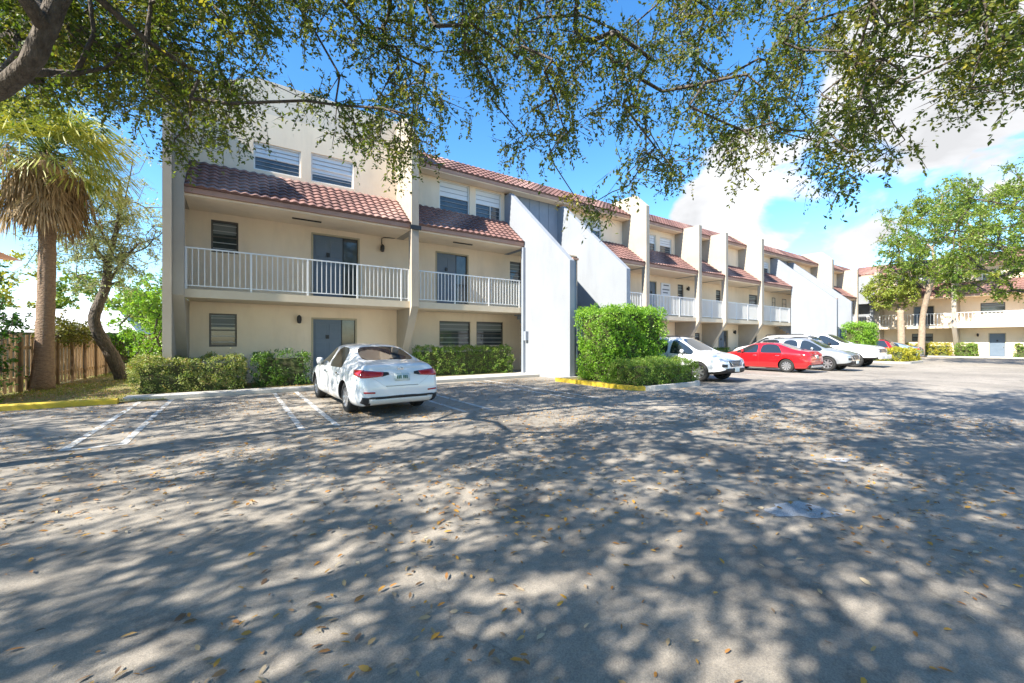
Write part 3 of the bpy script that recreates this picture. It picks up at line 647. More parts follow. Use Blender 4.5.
def make_car(spec, paint, name, label, cat, loc, rz, kind, group=None, rim=None):
    root = empty(name, (*loc, .009), rz, label, cat, group)
    mats = [paint, carglass_m, carglass_m, carglass_m, trim_m, trim_m]
    ev = SHELLS[kind] if kind in SHELLS else shell(spec, kind, mats); SHELLS[kind] = ev
    bm = bmesh.new(); bm.from_mesh(ev)
    bvh = BVHTree.FromBMesh(bm)
    def sub_obj(nm, sel, m):
        b2 = bm.copy(); dele = [f for f in b2.faces if not sel(f)]; bmesh.ops.delete(b2, geom=dele, context='FACES')
        if not b2.faces: b2.free(); return None
        for f in b2.faces: f.smooth = True; f.material_index = 0 if len(m) == 1 else min(f.material_index, 5)
        mm = bpy.data.meshes.new(nm); b2.to_mesh(mm); b2.free()
        for x in m: mm.materials.append(x)
        try: mm.set_sharp_from_angle(angle=R(38))
        except Exception: pass
        ob = bpy.data.objects.new(nm, mm); COL.objects.link(ob); ob.parent = root; return ob
    body = sub_obj('body', lambda f: f.material_index not in (1, 2, 3), mats)
    sub_obj('side_window', lambda f: f.material_index == 1 and f.calc_center_median().y > 0, [carglass_m]); sub_obj('side_window', lambda f: f.material_index == 1 and f.calc_center_median().y < 0, [carglass_m])
    sub_obj('windscreen', lambda f: f.material_index == 2, [carglass_m]); sub_obj('rear_window', lambda f: f.material_index == 3, [carglass_m])
    bm.free()
    def patch(mb, q, ax, off=.006, nu=8, nv=4, m=0):
        """q = four 2d corners; ax: 'L'/'R' side (x,z), 'B'/'F' ends (y,z), 'T' top (x,y)"""
        G = []
        for j in range(nv + 1):
            row = []
            for i in range(nu + 1):
                u, v = i / nu, j / nv
                p = [(q[0][c] * (1 - u) + q[1][c] * u) * (1 - v) + (q[3][c] * (1 - u) + q[2][c] * u) * v for c in (0, 1)]
                if ax in 'LR': sg = 1 if ax == 'L' else -1; og = Vector((p[0], 3 * sg, p[1])); d = Vector((0, -sg, 0))
                elif ax in 'BF': sg = 1 if ax == 'F' else -1; og = Vector((5 * sg, p[0], p[1])); d = Vector((-sg, 0, 0))
                else: og = Vector((p[0], p[1], 4)); d = Vector((0, 0, -1))
                h = bvh.ray_cast(og, d); row.append(h[0] - d * off if h[0] is not None else None)
            G.append(row)
        base = {}
        for j in range(nv):
            for i in range(nu):
                c = [G[j][i], G[j][i + 1], G[j + 1][i + 1], G[j + 1][i]]
                if any(x is None for x in c): continue
                if max((c[a] - c[b]).length for a in range(4) for b in range(4)) > .35: continue
                mb.add(c, [(0, 1, 2, 3)], m)
        return mb
    def finish(mb, nm, m, par=root, th=.012):
        if not mb.f: return None
        ob = mb.build(nm, m, par)
        b2 = bmesh.new(); b2.from_mesh(ob.data); bmesh.ops.remove_doubles(b2, verts=b2.verts, dist=1e-5); bmesh.ops.recalc_face_normals(b2, faces=b2.faces)
        for f in b2.faces: f.smooth = True
        b2.to_mesh(ob.data); b2.free()
        sd = ob.modifiers.new('solid', 'SOLIDIFY'); sd.thickness = th; sd.offset = 0; return ob
    S = spec['st']; hw = spec['hw']; x0 = S[0]['xl']; x1 = S[-1]['xl']
    zb = S[6]['zbelt']; sed = kind == 'sedan'
    # door seams and handles
    for sd in 'LR':
        doors = [( -.06, S[8]['xb'] + .12), (S[4]['xb'] + (.02 if sed else -.05), -.06)] if sed else [(.10, S[8]['xb'] + .15), (-.74, .10)]
        mb = MB()
        for (a, b) in doors:
            for xx in (a, b): patch(mb, [(xx - .006, .30), (xx + .006, .30), (xx + .006, zb - .01), (xx - .006, zb - .01)], sd, .0015, 1, 10)
        finish(mb, 'door_seam', trim_m, body, .002)
        for (a, b) in doors:
            mb = MB(); patch(mb, [(a + .08, zb - .13), (a + .26, zb - .13), (a + .26, zb - .10), (a + .08, zb - .10)], sd, .025, 4, 2); finish(mb, 'door_handle', chrome_m if sed else paint, body, .02)
        mb = MB(); sg = 1 if sd == 'L' else -1; xm = S[8]['xb'] + .02
        mb.lathe([(0, -.09), (.07, -.08), (.085, 0), (.07, .08), (0, .09)], 12, c=(0, 0, 0))
        mb.v = [(xm + v[0] * .75, sg * (hw + .00) + v[1] * .85, zb + .10 + v[2] * .95) for v in mb.v]
        mb.box(xm - .02, xm + .03, min(sg * (hw - .06), sg * (hw + .06)), max(sg * (hw - .06), sg * (hw + .06)), zb + .02, zb + .06)
        mb.build('wing_mirror', [paint if kind != 'pickup' else trim_m], root, smooth=True)
    # lights
    if sed:
        for sg in (1, -1):
            mb = MB(); patch(mb, [(sg * .40, .80), (sg * .80, .775), (sg * .80, .93), (sg * .36, .885)], 'B', .006, 10, 4)
            patch(mb, [(-2.22, .78), (-1.93, .84), (-1.86, .93), (-2.15, .93)], 'L' if sg > 0 else 'R', .006, 6, 4); finish(mb, 'tail_light', tail_m)
            mb = MB(); patch(mb, [(sg * .26, .83), (sg * .40, .80), (sg * .36, .885), (sg * .27, .875)], 'B', .0065, 4, 3); finish(mb, 'lamp_garnish', trim_m)
            mb = MB(); patch(mb, [(sg * .55, .475), (sg * .76, .485), (sg * .76, .515), (sg * .55, .505)], 'B', .007, 6, 1); finish(mb, 'reflector', tail_m)
            mb = MB(); patch(mb, [(sg * .45, .60), (sg * .80, .64), (sg * .80, .72), (sg * .45, .66)], 'F', .006, 8, 3); finish(mb, 'headlight', head_m)
        mb = MB(); patch(mb, [(-.62, .24), (.62, .24), (.66, .36), (-.66, .36)], 'B', .012, 20, 4); finish(mb, 'rear_diffuser', mat('silver_trim', (.62, .62, .6), .4), body)
        mb = MB(); patch(mb, [(-.68, .375), (.68, .375), (.66, .41), (-.66, .41)], 'B', .016, 20, 2)
        for sg in (1, -1): patch(mb, [(sg * .66, .23), (sg * .80, .30), (sg * .78, .41), (sg * .67, .40)], 'B', .014, 4, 5)
        finish(mb, 'diffuser_surround', trim_m, body)
        mb = MB(); patch(mb, [(-.34, .60), (-.34, .612), (.34, .612), (.34, .60)], 'B', .003, 2, 12)
        for sg in (1, -1): patch(mb, [(sg * .34, .60), (sg * .35, .608), (sg * .62, .80), (sg * .61, .79)], 'B', .003, 2, 8)
        finish(mb, 'boot_seam', mat('seam_grey', (.2, .2, .2), .6), body, .002)
        mb = MB(); patch(mb, [(-.155, .70), (.155, .70), (.155, .85), (-.155, .85)], 'B', .012, 2, 2); pl = finish(mb, 'number_plate', plate_m)
        mb = MB()
        for k, y in enumerate((-.10, -.065, -.03, .03, .065, .10)): patch(mb, [(y - .011, .745), (y + .011, .745), (y + .011, .81), (y - .011, .81)], 'B', .022, 1, 1)
        finish(mb, 'plate_lettering', plate_ink, pl, .003)
        mb = MB(); hb = bvh.ray_cast(Vector((-5, 0, .93)), Vector((1, 0, 0)))[0]
        if hb is not None:
            xb = hb.x - .012
            for k in range(20):
                t0 = 2 * math.pi * k / 20; t1 = 2 * math.pi * (k + 1) / 20
                mb.add([(xb, .055 * math.cos(t0), .93 + .045 * math.sin(t0)), (xb, .055 * math.cos(t1), .93 + .045 * math.sin(t1)), (xb + .01, .04 * math.cos(t1), .93 + .032 * math.sin(t1)), (xb + .01, .04 * math.cos(t0), .93 + .032 * math.sin(t0))], [(0, 1, 2, 3)])
            mb.box(xb - .004, xb + .01, -.065, .065, .920, .942); mb.build('boot_emblem', chrome_m, body)
        mb = MB(); patch(mb, [(-.38, .34), (.38, .34), (.42, .60), (-.42, .60)], 'F', .008, 12, 5); finish(mb, 'grille', trim_m)
    else:
        pk = kind == 'pickup'; k0 = (.80, 1.10) if pk else (.66, .90)
        for sg in (1, -1):
            mb = MB()
            if pk: patch(mb, [(sg * .60, .88), (sg * .88, .88), (sg * .88, 1.08), (sg * .60, 1.06)], 'F', .008, 6, 4)
            else:
                patch(mb, [(sg * .50, .76), (sg * .80, .78), (sg * .80, .86), (sg * .46, .83)], 'F', .008, 8, 3)
            finish(mb, 'headlight', head_m)
            mb = MB()
            if pk: patch(mb, [(sg * .80, .85), (sg * .93, .85), (sg * .93, 1.20), (sg * .80, 1.20)], 'B', .006, 3, 5)
            else: patch(mb, [(sg * .52, .92), (sg * .84, .92), (sg * .82, 1.06), (sg * .55, 1.0)], 'B', .008, 8, 4); patch(mb, [(-2.22, .90), (-1.95, .94), (-1.92, 1.04), (-2.15, 1.04)], 'L' if sg > 0 else 'R', .006, 6, 4)
            finish(mb, 'tail_light', tail_m)
            if not pk:
                mb = MB(); patch(mb, [(sg * .56, .56), (sg * .78, .57), (sg * .78, .68), (sg * .54, .66)], 'F', .008, 6, 3); finish(mb, 'fog_lamp_recess', trim_m, body)
        if pk:
            mb = MB(); patch(mb, [(-.55, .86), (.55, .86), (.56, 1.07), (-.56, 1.07)], 'F', .012, 12, 5); gr = finish(mb, 'grille', trim_m)
            mb = MB()
            for z in (.90, .965, 1.03): patch(mb, [(-.53, z), (.53, z), (.53, z + .02), (-.53, z + .02)], 'F', .026, 12, 1)
            finish(mb, 'grille_bars', chrome_m, gr)
            mb = MB(); mb.box(2.93, 3.08, -.93, .93, .50, .74); mb.build('front_bumper', [paint], root, bevel=.04)
            mb = MB(); mb.box(3.081, 3.09, -.16, .16, .55, .68); mb.build('number_plate', plate_m, root)
        else:
            mb = MB(); patch(mb, [(-.36, .58), (.36, .58), (.44, .80), (-.44, .80)], 'F', .010, 12, 6); gr = finish(mb, 'grille', trim_m)
            mb = MB()
            for z in (.62, .67, .72, .77): patch(mb, [(-.34, z), (.34, z), (.34, z + .01), (-.34, z + .01)], 'F', .022, 12, 1)
            for sg in (1, -1): patch(mb, [(sg * .20, .60), (sg * .24, .60), (sg * .42, .80), (sg * .38, .80)], 'F', .024, 2, 6)
            finish(mb, 'grille_bars', chrome_m, gr)
            mb = MB(); patch(mb, [(-.62, .36), (.62, .36), (.66, .52), (-.66, .52)], 'F', .014, 14, 4); finish(mb, 'lower_grille', trim_m)
            hf = bvh.ray_cast(Vector((5, 0, .47)), Vector((-1, 0, 0)))[0]; xf = (hf.x if hf is not None else 2.33) + .03
            mb = MB(); mb.box(xf, xf + .015, -.15, .15, .39, .53); mb.build('number_plate', plate_m, root)
            for sg in (1, -1):
                mb = MB(); mb.tube([(-1.5, sg * .56, 1.66), (-1.4, sg * .56, 1.715), (.3, sg * .56, 1.71), (.42, sg * .56, 1.65)], .018, 6); mb.build('roof_rail', trim_m, root, smooth=True)
    # wheels
    rr = spec['r']; rm = rim or rim_m
    for wx in spec['wb']:
        for sg in (1, -1):
            mb = MB(); mb.lathe([(rr * .64, -.105), (rr * .80, -.11), (rr * .95, -.10), (rr, -.07), (rr, .07), (rr * .95, .10), (rr * .80, .11), (rr * .64, .105), (rr * .64, -.105)], 32)
            w_ = mb.build('wheel', tyre_m, root, smooth=True); w_.location = (wx, sg * (hw - .165), rr)
            mb = MB(); mb.lathe([(rr * .655, -.09), (rr * .655, .098), (rr * .60, .10), (rr * .58, .03), (rr * .2, .02), (0, .02)], 28); mb.m = [1 if i % 5 >= 3 else 0 for i in range(len(mb.f))]
            ns = 7 if not sed else 10
            for k in range(ns):
                t = 2 * math.pi * k / ns; ct, sn = math.cos(t), math.sin(t); wi, wo = rr * .11, rr * .07
                a = rr * .08; b = rr * .60
                P4 = [(a, wi), (b, wo), (b, -wo), (a, -wi)]
                vs = [(x * ct - z * sn, y, x * sn + z * ct) for y, q in ((.04, 1), (.085, 1)) for x, z in P4]
                mb.add(vs, [(0, 1, 2, 3), (7, 6, 5, 4), (0, 4, 5, 1), (1, 5, 6, 2), (2, 6, 7, 3), (3, 7, 4, 0)], 0)
            mb.lathe([(rr * .17, .04), (rr * .17, .095), (0, .10)], 14)
            r_ = mb.build('rim', [rm, trim_m], w_)
            if sg < 0: w_.rotation_euler = (0, 0, math.pi)
    return root
def paint(nm, c, metal=0, rough=.28): return mat(nm, c, rough, metal=metal, coat=1.0, spec=.5, var=tuple(x * .97 for x in c), scale=.4)
white_p = paint('white_car_paint', (.74, .75, .77)); red_p = paint('red_car_paint', (.48, .006, .010)); silver_p = paint('silver_car_paint', (.42, .44, .46), .6, .35)
blue_p = paint('pale_blue_car_paint', (.28, .38, .50), .5, .35); dred_p = paint('dark_red_car_paint', (.40, .01, .02)); white2_p = paint('plain_white_paint', (.72, .72, .70))
make_car(SEDAN, white_p, 'parked_car', 'white saloon in front of the ground floor door, seen from behind', 'car', (2.70, 10.5), R(92.5), 'sedan', 'cars parked by the building').scale = (1.05, 1, 1)
make_car(SUV, white_p, 'parked_car', 'white crossover beside the clipped hedges, facing the driveway', 'car', (15.15, 10.1), R(-90), 'suv', 'cars parked by the building')
make_car(SEDAN, red_p, 'parked_car', 'bright red saloon with its tail to the driveway', 'car', (22.8, 10.2), R(90), 'sedan', 'cars parked by the building')
make_car(SUV, silver_p, 'parked_car', 'silver grey crossover parked between the red saloon and the white pickup', 'car', (25.75, 9.6), R(-90), 'suv', 'cars parked by the building')
v = make_car(SUV, white2_p, 'parked_car', 'tall white family car half hidden behind the silver crossover, nose to the building', 'car', (27.95, 11.8), R(90), 'suv', 'cars parked by the building'); v.scale = (1.06, 1, 1.12)
make_car(PICKUP, white_p, 'parked_pickup', 'white crew cab pickup truck facing the driveway before the tall green hedge', 'pickup', (30.75, 10.4), R(-90), 'pickup')
make_car(SUV, dred_p, 'parked_car', 'dark red hatchback past the tall hedge, behind the yellow green low hedge', 'car', (44.0, 12.2), R(90), 'suv', 'cars parked by the building')
make_car(SEDAN, blue_p, 'parked_car', 'pale blue saloon, farthest car, near the thin tree trunks', 'car', (48.2, 11.5), R(90), 'sedan', 'cars parked by the building')

# ------------------------------------------------------------------ hedges
stem_m = mat('hedge_inside', (.06, .09, .02), .95, var=(.05, .04, .02), scale=5)
def hedge(label, x0, x1, y0, y1, z0, h, n, L, leaf, rough=.06, name='hedge', patchy=0, group=None):
    cx, cy = (x0 + x1) / 2, (y0 + y1) / 2
    root = empty(name, (cx, cy, z0), 0, label, 'hedge', group)
    # inner mass of dark twigs with a lumpy surface
    bm = bmesh.new(); bmesh.ops.create_cube(bm, size=1)
    bmesh.ops.subdivide_edges(bm, edges=bm.edges[:], cuts=9, use_grid_fill=True)
    for v in bm.verts:
        p = v.co.copy(); nn = Vector((math.sin(p.x * 9 + p.z * 7), math.sin(p.y * 8 + p.x * 5), math.sin(p.z * 9 + p.y * 6))) * .02
        v.co = Vector((p.x * (x1 - x0 - .30), p.y * (y1 - y0 - .30), (p.z + .5) * (h - .18))) + nn + Vector([random.uniform(-.02, .02)] * 3)
        if v.co.z < 0: v.co.z = 0
    me = bpy.data.meshes.new('stems'); bm.to_mesh(me); bm.free(); me.materials.append(stem_m); so = bpy.data.objects.new('stems', me); COL.objects.link(so); so.parent = root
    W, D = x1 - x0, y1 - y0; areas = np.array([W * D, W * h, W * h, D * h, D * h]); pick = rng.choice(5, n, p=areas / areas.sum())
    u = rng.uniform(-.5, .5, n); v = rng.uniform(-.5, .5, n); depth = np.abs(rng.normal(0, rough, n)) * -1 + rng.random(n) * .05
    P = np.zeros((n, 3)); Nn = np.zeros((n, 3))
    def bump(a, b): return .05 * np.sin(a * 3.1 + b * 2.3 + cx) + .035 * np.sin(a * 7.3 - b * 5.1) + .02 * np.sin(a * 15 + b * 13)
    m = pick == 0; P[m] = np.stack([u[m] * W, v[m] * D, h + bump(u[m] * W, v[m] * D) + depth[m]], 1); Nn[m] = (0, 0, 1)
    for k, sg in ((1, -1), (2, 1)):
        m = pick == k; zz = (v[m] + .5) * h; P[m] = np.stack([u[m] * W, sg * (D / 2 + bump(u[m] * W, zz) + depth[m]), zz], 1); Nn[m] = (0, sg, 0)
    for k, sg in ((3, -1), (4, 1)):
        m = pick == k; zz = (v[m] + .5) * h; P[m] = np.stack([sg * (W / 2 + bump(u[m] * D, zz) + depth[m]), u[m] * D, zz], 1); Nn[m] = (sg, 0, 0)
    if patchy:
        g = np.sin(P[:, 0] * 4.1 + cx * 3) + np.sin(P[:, 2] * 6 + P[:, 0] * 2) + rng.normal(0, .4, n); keep = g > -2 + patchy * 1.3; P = P[keep]; Nn = Nn[keep]; n = len(P)
    K = max(60, n // 34); ci = rng.integers(0, K, n); Pc = P[:K].copy(); Nc = Nn[:K]; rc = rng.uniform(.035, .08, K) * (1 + L * 3) if h < 1.5 else rng.uniform(.06, .13, K) * (1 + L * 3)
    dv = unit(rng.normal(size=(n, 3)) + Nc[ci] * .7); P2 = Pc[ci] + dv * (rc[ci] * rng.uniform(.55, 1.05, n) ** .5)[:, None]
    keep = rng.random(n) < .78; P = np.where(keep[:, None], P2, P); dv = np.where(keep[:, None], dv, Nn); P[:, 2] = np.maximum(P[:, 2], .03)
    sh = rng.random(n) < .006; P[sh] += dv[sh] * rng.uniform(.08, .2, (sh.sum(), 1))
    Dd = unit(rng.normal(size=(n, 3)) * .9 + dv * .8 + (0, 0, .2)); Nl = unit(rng.normal(size=(n, 3)) * .6 + dv * .9 + (0, 0, .3))
    cl = (.45 + .22 * rng.normal(size=K))[ci] + rng.normal(0, .2, n)
    leaf_mesh('foliage', P, Dd, Nl, rng.uniform(.7, 1.2, n) * L, rng.uniform(.4, .6, n) * L, leaf, root, attr=cl)
    return root
hedge('broken mottled hedge at the left corner of the building under the left window', -2.25, .2, 14.36, 15.5, .1, .88, 15000, .055, hedge_leaf, patchy=.25)
hedge('sparse straggly dark shrub hedge just left of the ground floor door', .5, 2.0, 14.7, 15.4, .1, 1.02, 5200, .06, green_leaf, .12, patchy=.75)
hedge('dense clipped green hedge under the two ground floor windows behind the white saloon', 5.9, 10.25, 15.15, 16.0, .12, 1.1, 17000, .055, mat('mid_leaf', (.1, .14, .03), .5, attr=[(.09, .19, .025), (.14, .25, .03), (.19, .29, .05), (.26, .30, .07), (.11, .2, .025)], trans=.3, spec=.4))
hedge('tall bright green hedge by the yellow kerb, nearest of the tall ones', 10.55, 13.5, 9.6, 11.2, .1, 2.55, 26000, .085, bright_leaf, .09)
hedge('low clipped hedge at the foot of the nearest tall bright hedge', 10.45, 13.4, 8.2, 9.5, .1, .72, 20000, .05, mat('mid_leaf', (.1, .14, .03)))
hedge('tall green hedge far off behind the white pickup', 36.9, 39.7, 10.0, 11.2, .1, 2.65, 12000, .10, bright_leaf, .1)
hedge('low yellow green hedge in front of the dark red hatchback', 37.3, 41.0, 8.0, 9.3, .1, .85, 7000, .09, yellow_leaf, .1)
hedge('low dark hedge at the wall left of the far ground floor door', 25.0, 29.3, 15.3, 16.1, .1, .85, 5000, .08, green_leaf)
hedge('low dark hedge at the wall right of the far ground floor door', 31.3, 36.5, 15.3, 16.1, .1, .85, 5000, .08, green_leaf)
for lab, a, b in (('box shaped yellow green hedge at the wing, just right of the two thin trunks', 9.0, 10.9), ('small box hedge at the wing, left of its pale blue door', 7.35, 8.55), ('box hedge at the wing, right of its pale blue door by the picture edge', 2.4, 5.0), ('box hedge at the wing half hidden behind the thin trunks', 11.3, 13.6)):
    hedge(lab, 56.7, 57.7, a, b, .1, 1.15, 3500, .10, yellow_leaf if 'yellow' in lab or 'half' in lab else mat('mid_leaf', (.1, .1, .1)), group='box hedges along the wing')

# ------------------------------------------------------------------ trees
def skeleton(main, targets, r0=.008, power=2.0, sag=.12, seed=3, step=.6):
    """grow limbs from the main paths to every target; returns segments with radii"""
    rs = np.random.default_rng(seed); nodes = []; par = []; plen = []
    for path, pi in main:
        for k, p in enumerate(path):
            nodes.append(np.array(p, float)); par.append(pi if k == 0 else len(nodes) - 2); q = par[-1]
            plen.append(0 if q < 0 else plen[q] + np.linalg.norm(nodes[-1] - nodes[q]))
    nmain = len(nodes); T = np.array(targets); A = np.array(nodes)
    d0 = np.min(np.linalg.norm(T[:, None] - A[None], axis=2), axis=1); order = np.argsort(d0); tips = []
    for t in order:
        A = np.array(nodes); d = np.linalg.norm(A - T[t], axis=1); c = d + .12 * np.array(plen); c[0] += 50
        if nmain > 3: c[:2] += 30
        j = int(np.argmin(c)); a = nodes[j]; b = T[t]; L = np.linalg.norm(b - a); n = max(1, int(L / step)); side = rs.normal(size=3) * L * .09
        prev = j
        for k in range(1, n + 1):
            f = k / n; w = math.sin(math.pi * f); p = a * (1 - f) + b * f + side * w + np.array([0, 0, sag * L * w]); p = p + (rs.normal(size=3) * .03 if k < n else 0)
            nodes.append(p); par.append(prev); plen.append(plen[prev] + L / n); prev = len(nodes) - 1
        tips.append(prev)
    wt = np.zeros(len(nodes)); wt[tips] += r0 ** power
    for i in range(len(nodes) - 1, -1, -1):
        if wt[i] == 0: wt[i] = r0 ** power
        if par[i] >= 0: wt[par[i]] += wt[i]
    rad = wt ** (1 / power)
    return nodes, par, rad, nmain
def limb_mesh(name, sk, m, parent, origin, rmin=.0, rscale=1, boost=None, sides=6, sel=None):
    nodes, par, rad, nmain = sk; mb = MB()
    o = np.array(origin)
    for i, p in enumerate(par):
        if p < 0 or (sel and not sel(i)): continue
        r1 = rad[i] * rscale; r2 = min(rad[p] * rscale, r1 * 1.5)
        if boost: r1 = max(r1, boost(nodes[i])); r2 = max(r2, boost(nodes[p]))
        if r1 < rmin: continue
        mb.tube([tuple(nodes[p] - o), tuple(nodes[i] - o)], [r2, r1], sides if r1 > .03 else 4, caps=False)
    return mb.build(name, m, parent, smooth=True) if mb.f else None
def sprays(C, twigs=6, tl=.38, per=12, L=.062, W=.03, droop=.6, seed=1, leaf_up=.6):
    """leaves set along short twigs round every cluster centre"""
    rs = np.random.default_rng(seed); C = np.asarray(C); n = len(C)
    T = n * twigs; B = np.repeat(C, twigs, 0) + rs.normal(size=(T, 3)) * .08
    d = unit(rs.normal(size=(T, 3)) + (0, 0, -droop)); ln = rs.uniform(.5, 1.25, T)[:, None] * tl
    s = rs.uniform(.1, 1, (T, per)); P = (B[:, None] + d[:, None] * ln[:, None] * s[..., None] + np.stack([np.zeros_like(s), np.zeros_like(s), -.12 * s ** 2], -1)).reshape(-1, 3)
    dd = np.repeat(d, per, 0); D = unit(dd * .7 + rs.normal(size=dd.shape) * .8); Nn = unit(rs.normal(size=dd.shape) * .9 + (0, 0, leaf_up))
    LL = rs.uniform(.7, 1.25, len(P)) * L; tint = np.repeat(np.clip(rs.normal(.45, .22, n), 0, 1), twigs * per) + rs.normal(0, .16, len(P))
    return P, D, Nn, LL, LL * (W / L), (B, d, ln[:, 0]), tint

def crown_tree(name, label, cat, base, trunk_paths, targets, leafm, spr, seed=3, r0=.012, power=2.05, boost=None, bark=bark_m, group=None, six=False, sag=.1, rscale=1, extra=None, cap=9):
    root = empty(name, base, 0, label, cat, group)
    allt = targets if extra is None else np.vstack([targets, extra[0]])
    sk = skeleton(trunk_paths, allt, r0, power, sag, seed)
    mbt = MB(); idx = 0
    for path, pi in trunk_paths:
        ids = ([pi] if pi >= 0 else []) + list(range(idx, idx + len(path))); idx += len(path)
        pp = [Vector(sk[0][i]) - Vector(base) for i in ids]; rr_ = [max(min(sk[2][i] * rscale, cap), boost(sk[0][i]) if boost else 0) for i in ids]
        if pi >= 0: rr_[0] = min(rr_[0], rr_[1] * 1.2)
        q = []; qr = []
        for i in range(len(pp) - 1):
            p0, p1, p2, p3 = pp[max(i - 1, 0)], pp[i], pp[i + 1], pp[min(i + 2, len(pp) - 1)]
            for k in range(5):
                t = k / 5; q.append(.5 * ((2 * p1) + (p2 - p0) * t + (2 * p0 - 5 * p1 + 4 * p2 - p3) * t * t + (3 * p1 - p0 - 3 * p2 + p3) * t ** 3)); qr.append((rr_[i] * (1 - t) + rr_[i + 1] * t) * random.uniform(.94, 1.06))
        q.append(pp[-1]); qr.append(rr_[-1]); mbt.tube(q, qr, 14)
    mbt.build('trunk', bark, root, smooth=True)
    sk[2][:] = np.minimum(sk[2], cap)
    limb_mesh('branches', sk, bark, root, base, 0, rscale, None, 6, sel=lambda i: i >= sk[3])
    P, D, Nn, LL, WW, tw, tint = sprays(targets, seed=seed, **spr)
    B, d, ln = tw
    if extra is not None:
        p2 = sprays(extra[0], seed=seed + 1, **extra[1])
        P, D, Nn, LL, WW, tint = [np.concatenate([a, b]) for a, b in zip((P, D, Nn, LL, WW, tint), (p2[0], p2[1], p2[2], p2[3], p2[4], p2[6]))]
    leaf_mesh('crown', P, D, Nn, LL, WW, leafm, root, six=six, origin=base, attr=tint)
    leaf_mesh('twigs', B, d, unit(rng.normal(size=B.shape)), ln * 1.1, .012, bark, root, origin=base)
    return root

# --- the big live oak over the lot: crown reaches over the camera
yb_x = np.array([-60, 0, 60, 110, 165, 180, 225, 250, 280, 310, 340, 380, 400, 415, 440, 470, 500, 520, 550, 568, 600, 622, 650, 668, 690, 712, 735, 765, 790, 822, 845, 868, 900, 925, 960, 1000, 1024, 1100])
yb_y = np.array([92, 96, 100, 118, 146, 170, 150, 128, 122, 120, 140, 160, 182, 178, 160, 158, 160, 168, 150, 215, 232, 205, 180, 196, 180, 165, 185, 160, 140, 196, 200, 165, 166, 140, 112, 92, 100, 60])
def ray(px, py, d):
    u = (px - 512) / 409; return np.array([d * (.5606 + .8281 * u), d * (.8281 - .5606 * u), 1.5 + (341.5 - py) / 409 * d])
rs = np.random.default_rng(5)
tg = []
def hole(px, py):
    return (math.sin(px * .021 + 1.3) * math.sin(py * .034 + px * .008) + .5 * math.sin(px * .047 + py * .05)) 
holes = [(192, 45, 26, 45), (290, 60, 30, 30), (130, 20, 22, 18), (230, 50, 14, 26), (600, 120, 22, 40), (468, 112, 24, 40), (350, 75, 16, 30), (820, 85, 26, 34), (510, 95, 14, 30), (560, 175, 16, 20), (925, 60, 20, 30), (445, 60, 10, 20)]
while len(tg) < 1750:
    px = rs.uniform(-40, 1080); ym = np.interp(px, yb_x, yb_y) - 14; py = rs.uniform(-120, ym)
    if hole(px, py) < -.75: continue
    if any(((px - a) / c) ** 2 + ((py - b) / e) ** 2 < 1 for a, b, c, e in holes) and rs.random() < .8: continue
    if py > ym * .55 and rs.random() < .25: continue
    d = rs.uniform(5.6, 8.8) if px < 840 else rs.uniform(4.2, 6.6)
    if px < 240: d = rs.uniform(5.0, 8.6)
    if px > 250 and py < 40 and rs.random() < .15: continue
    p = ray(px, py, d)
    if px > 850 and rs.random() < .42: continue
    if p[1] > 12.4 or p[2] > 10.5: continue
    tg.append(p)
vis = np.array(tg)
# hanging ends that overlap the facade and the far sky
ends = [ray(rs.uniform(-20, 235), rs.uniform(10, 100) if k % 3 else rs.uniform(-30, 60), rs.uniform(5.5, 8.6)) for k in range(190)]
ends = [e for e in ends if e[1] < 12.6]
for px, py in ((172, 150), (180, 165), (226, 148), (246, 150), (262, 138), (335, 135), (360, 150), (392, 165), (402, 183), (398, 172), (574, 205), (590, 215), (598, 226), (612, 202), (628, 196), (666, 192), (690, 176), (740, 182), (818, 190), (832, 196), (848, 188), (890, 160), (905, 150), (1003, 92), (1014, 104), (985, 80), (960, 100), (935, 120), (780, 142), (700, 168), (650, 175), (548, 165), (520, 162)):
    ends.append(ray(px, py - 10, rs.uniform(5.6, 7.6) if px < 840 else rs.uniform(4.2, 5.6)))
# parts of the crown beyond the left edge and behind the viewer
off = []
def cover(n, x0, x1, y0, y1, z0, z1, rej):
    c = 0
    while c < n:
        p = np.array([rs.uniform(x0, x1), rs.uniform(y0, y1), rs.uniform(z0, z1)])
        if rej(p): continue
        off.append(p); c += 1
def inview(p):
    d = .5606 * p[0] + .8281 * p[1]; r = .8281 * p[0] - .5606 * p[1]
    if d < .3: return False
    return abs(r / d) < 1.40 and (p[2] - 1.5) / d < .95
def gap2(p): return math.sin(p[0] * .85 + 1.2) * math.sin(p[1] * 1.5 + p[0] * .3 + .7) + .4 * math.sin(p[0] * 1.8 - p[1] * 2.2) >  .28 or math.sin(p[0] * .85 + 1.2) * math.sin(p[1] * 1.5 + p[0] * .3 + .7) < -.30
def gap(p):   # sunlit clearings in the crown
    g = math.sin(p[0] * .95 + .6) * math.sin(p[1] * 1.05 + p[0] * .35 + 2.0) + .45 * math.sin(p[0] * 2.3 + p[1] * 1.7)
    return g < -.42
cover(1500, -15, 3.5, -5, 13.5, 4.6, 8.6, lambda p: inview(p) or gap(p) or math.hypot(p[0] + 6, p[1] - 5) > 10.5)
cover(260, -9, 2, -.5, 5, 4.8, 8.4, lambda p: inview(p) or gap2(p))
visT = np.vstack([vis, np.array(ends)]); offT = np.array(off)
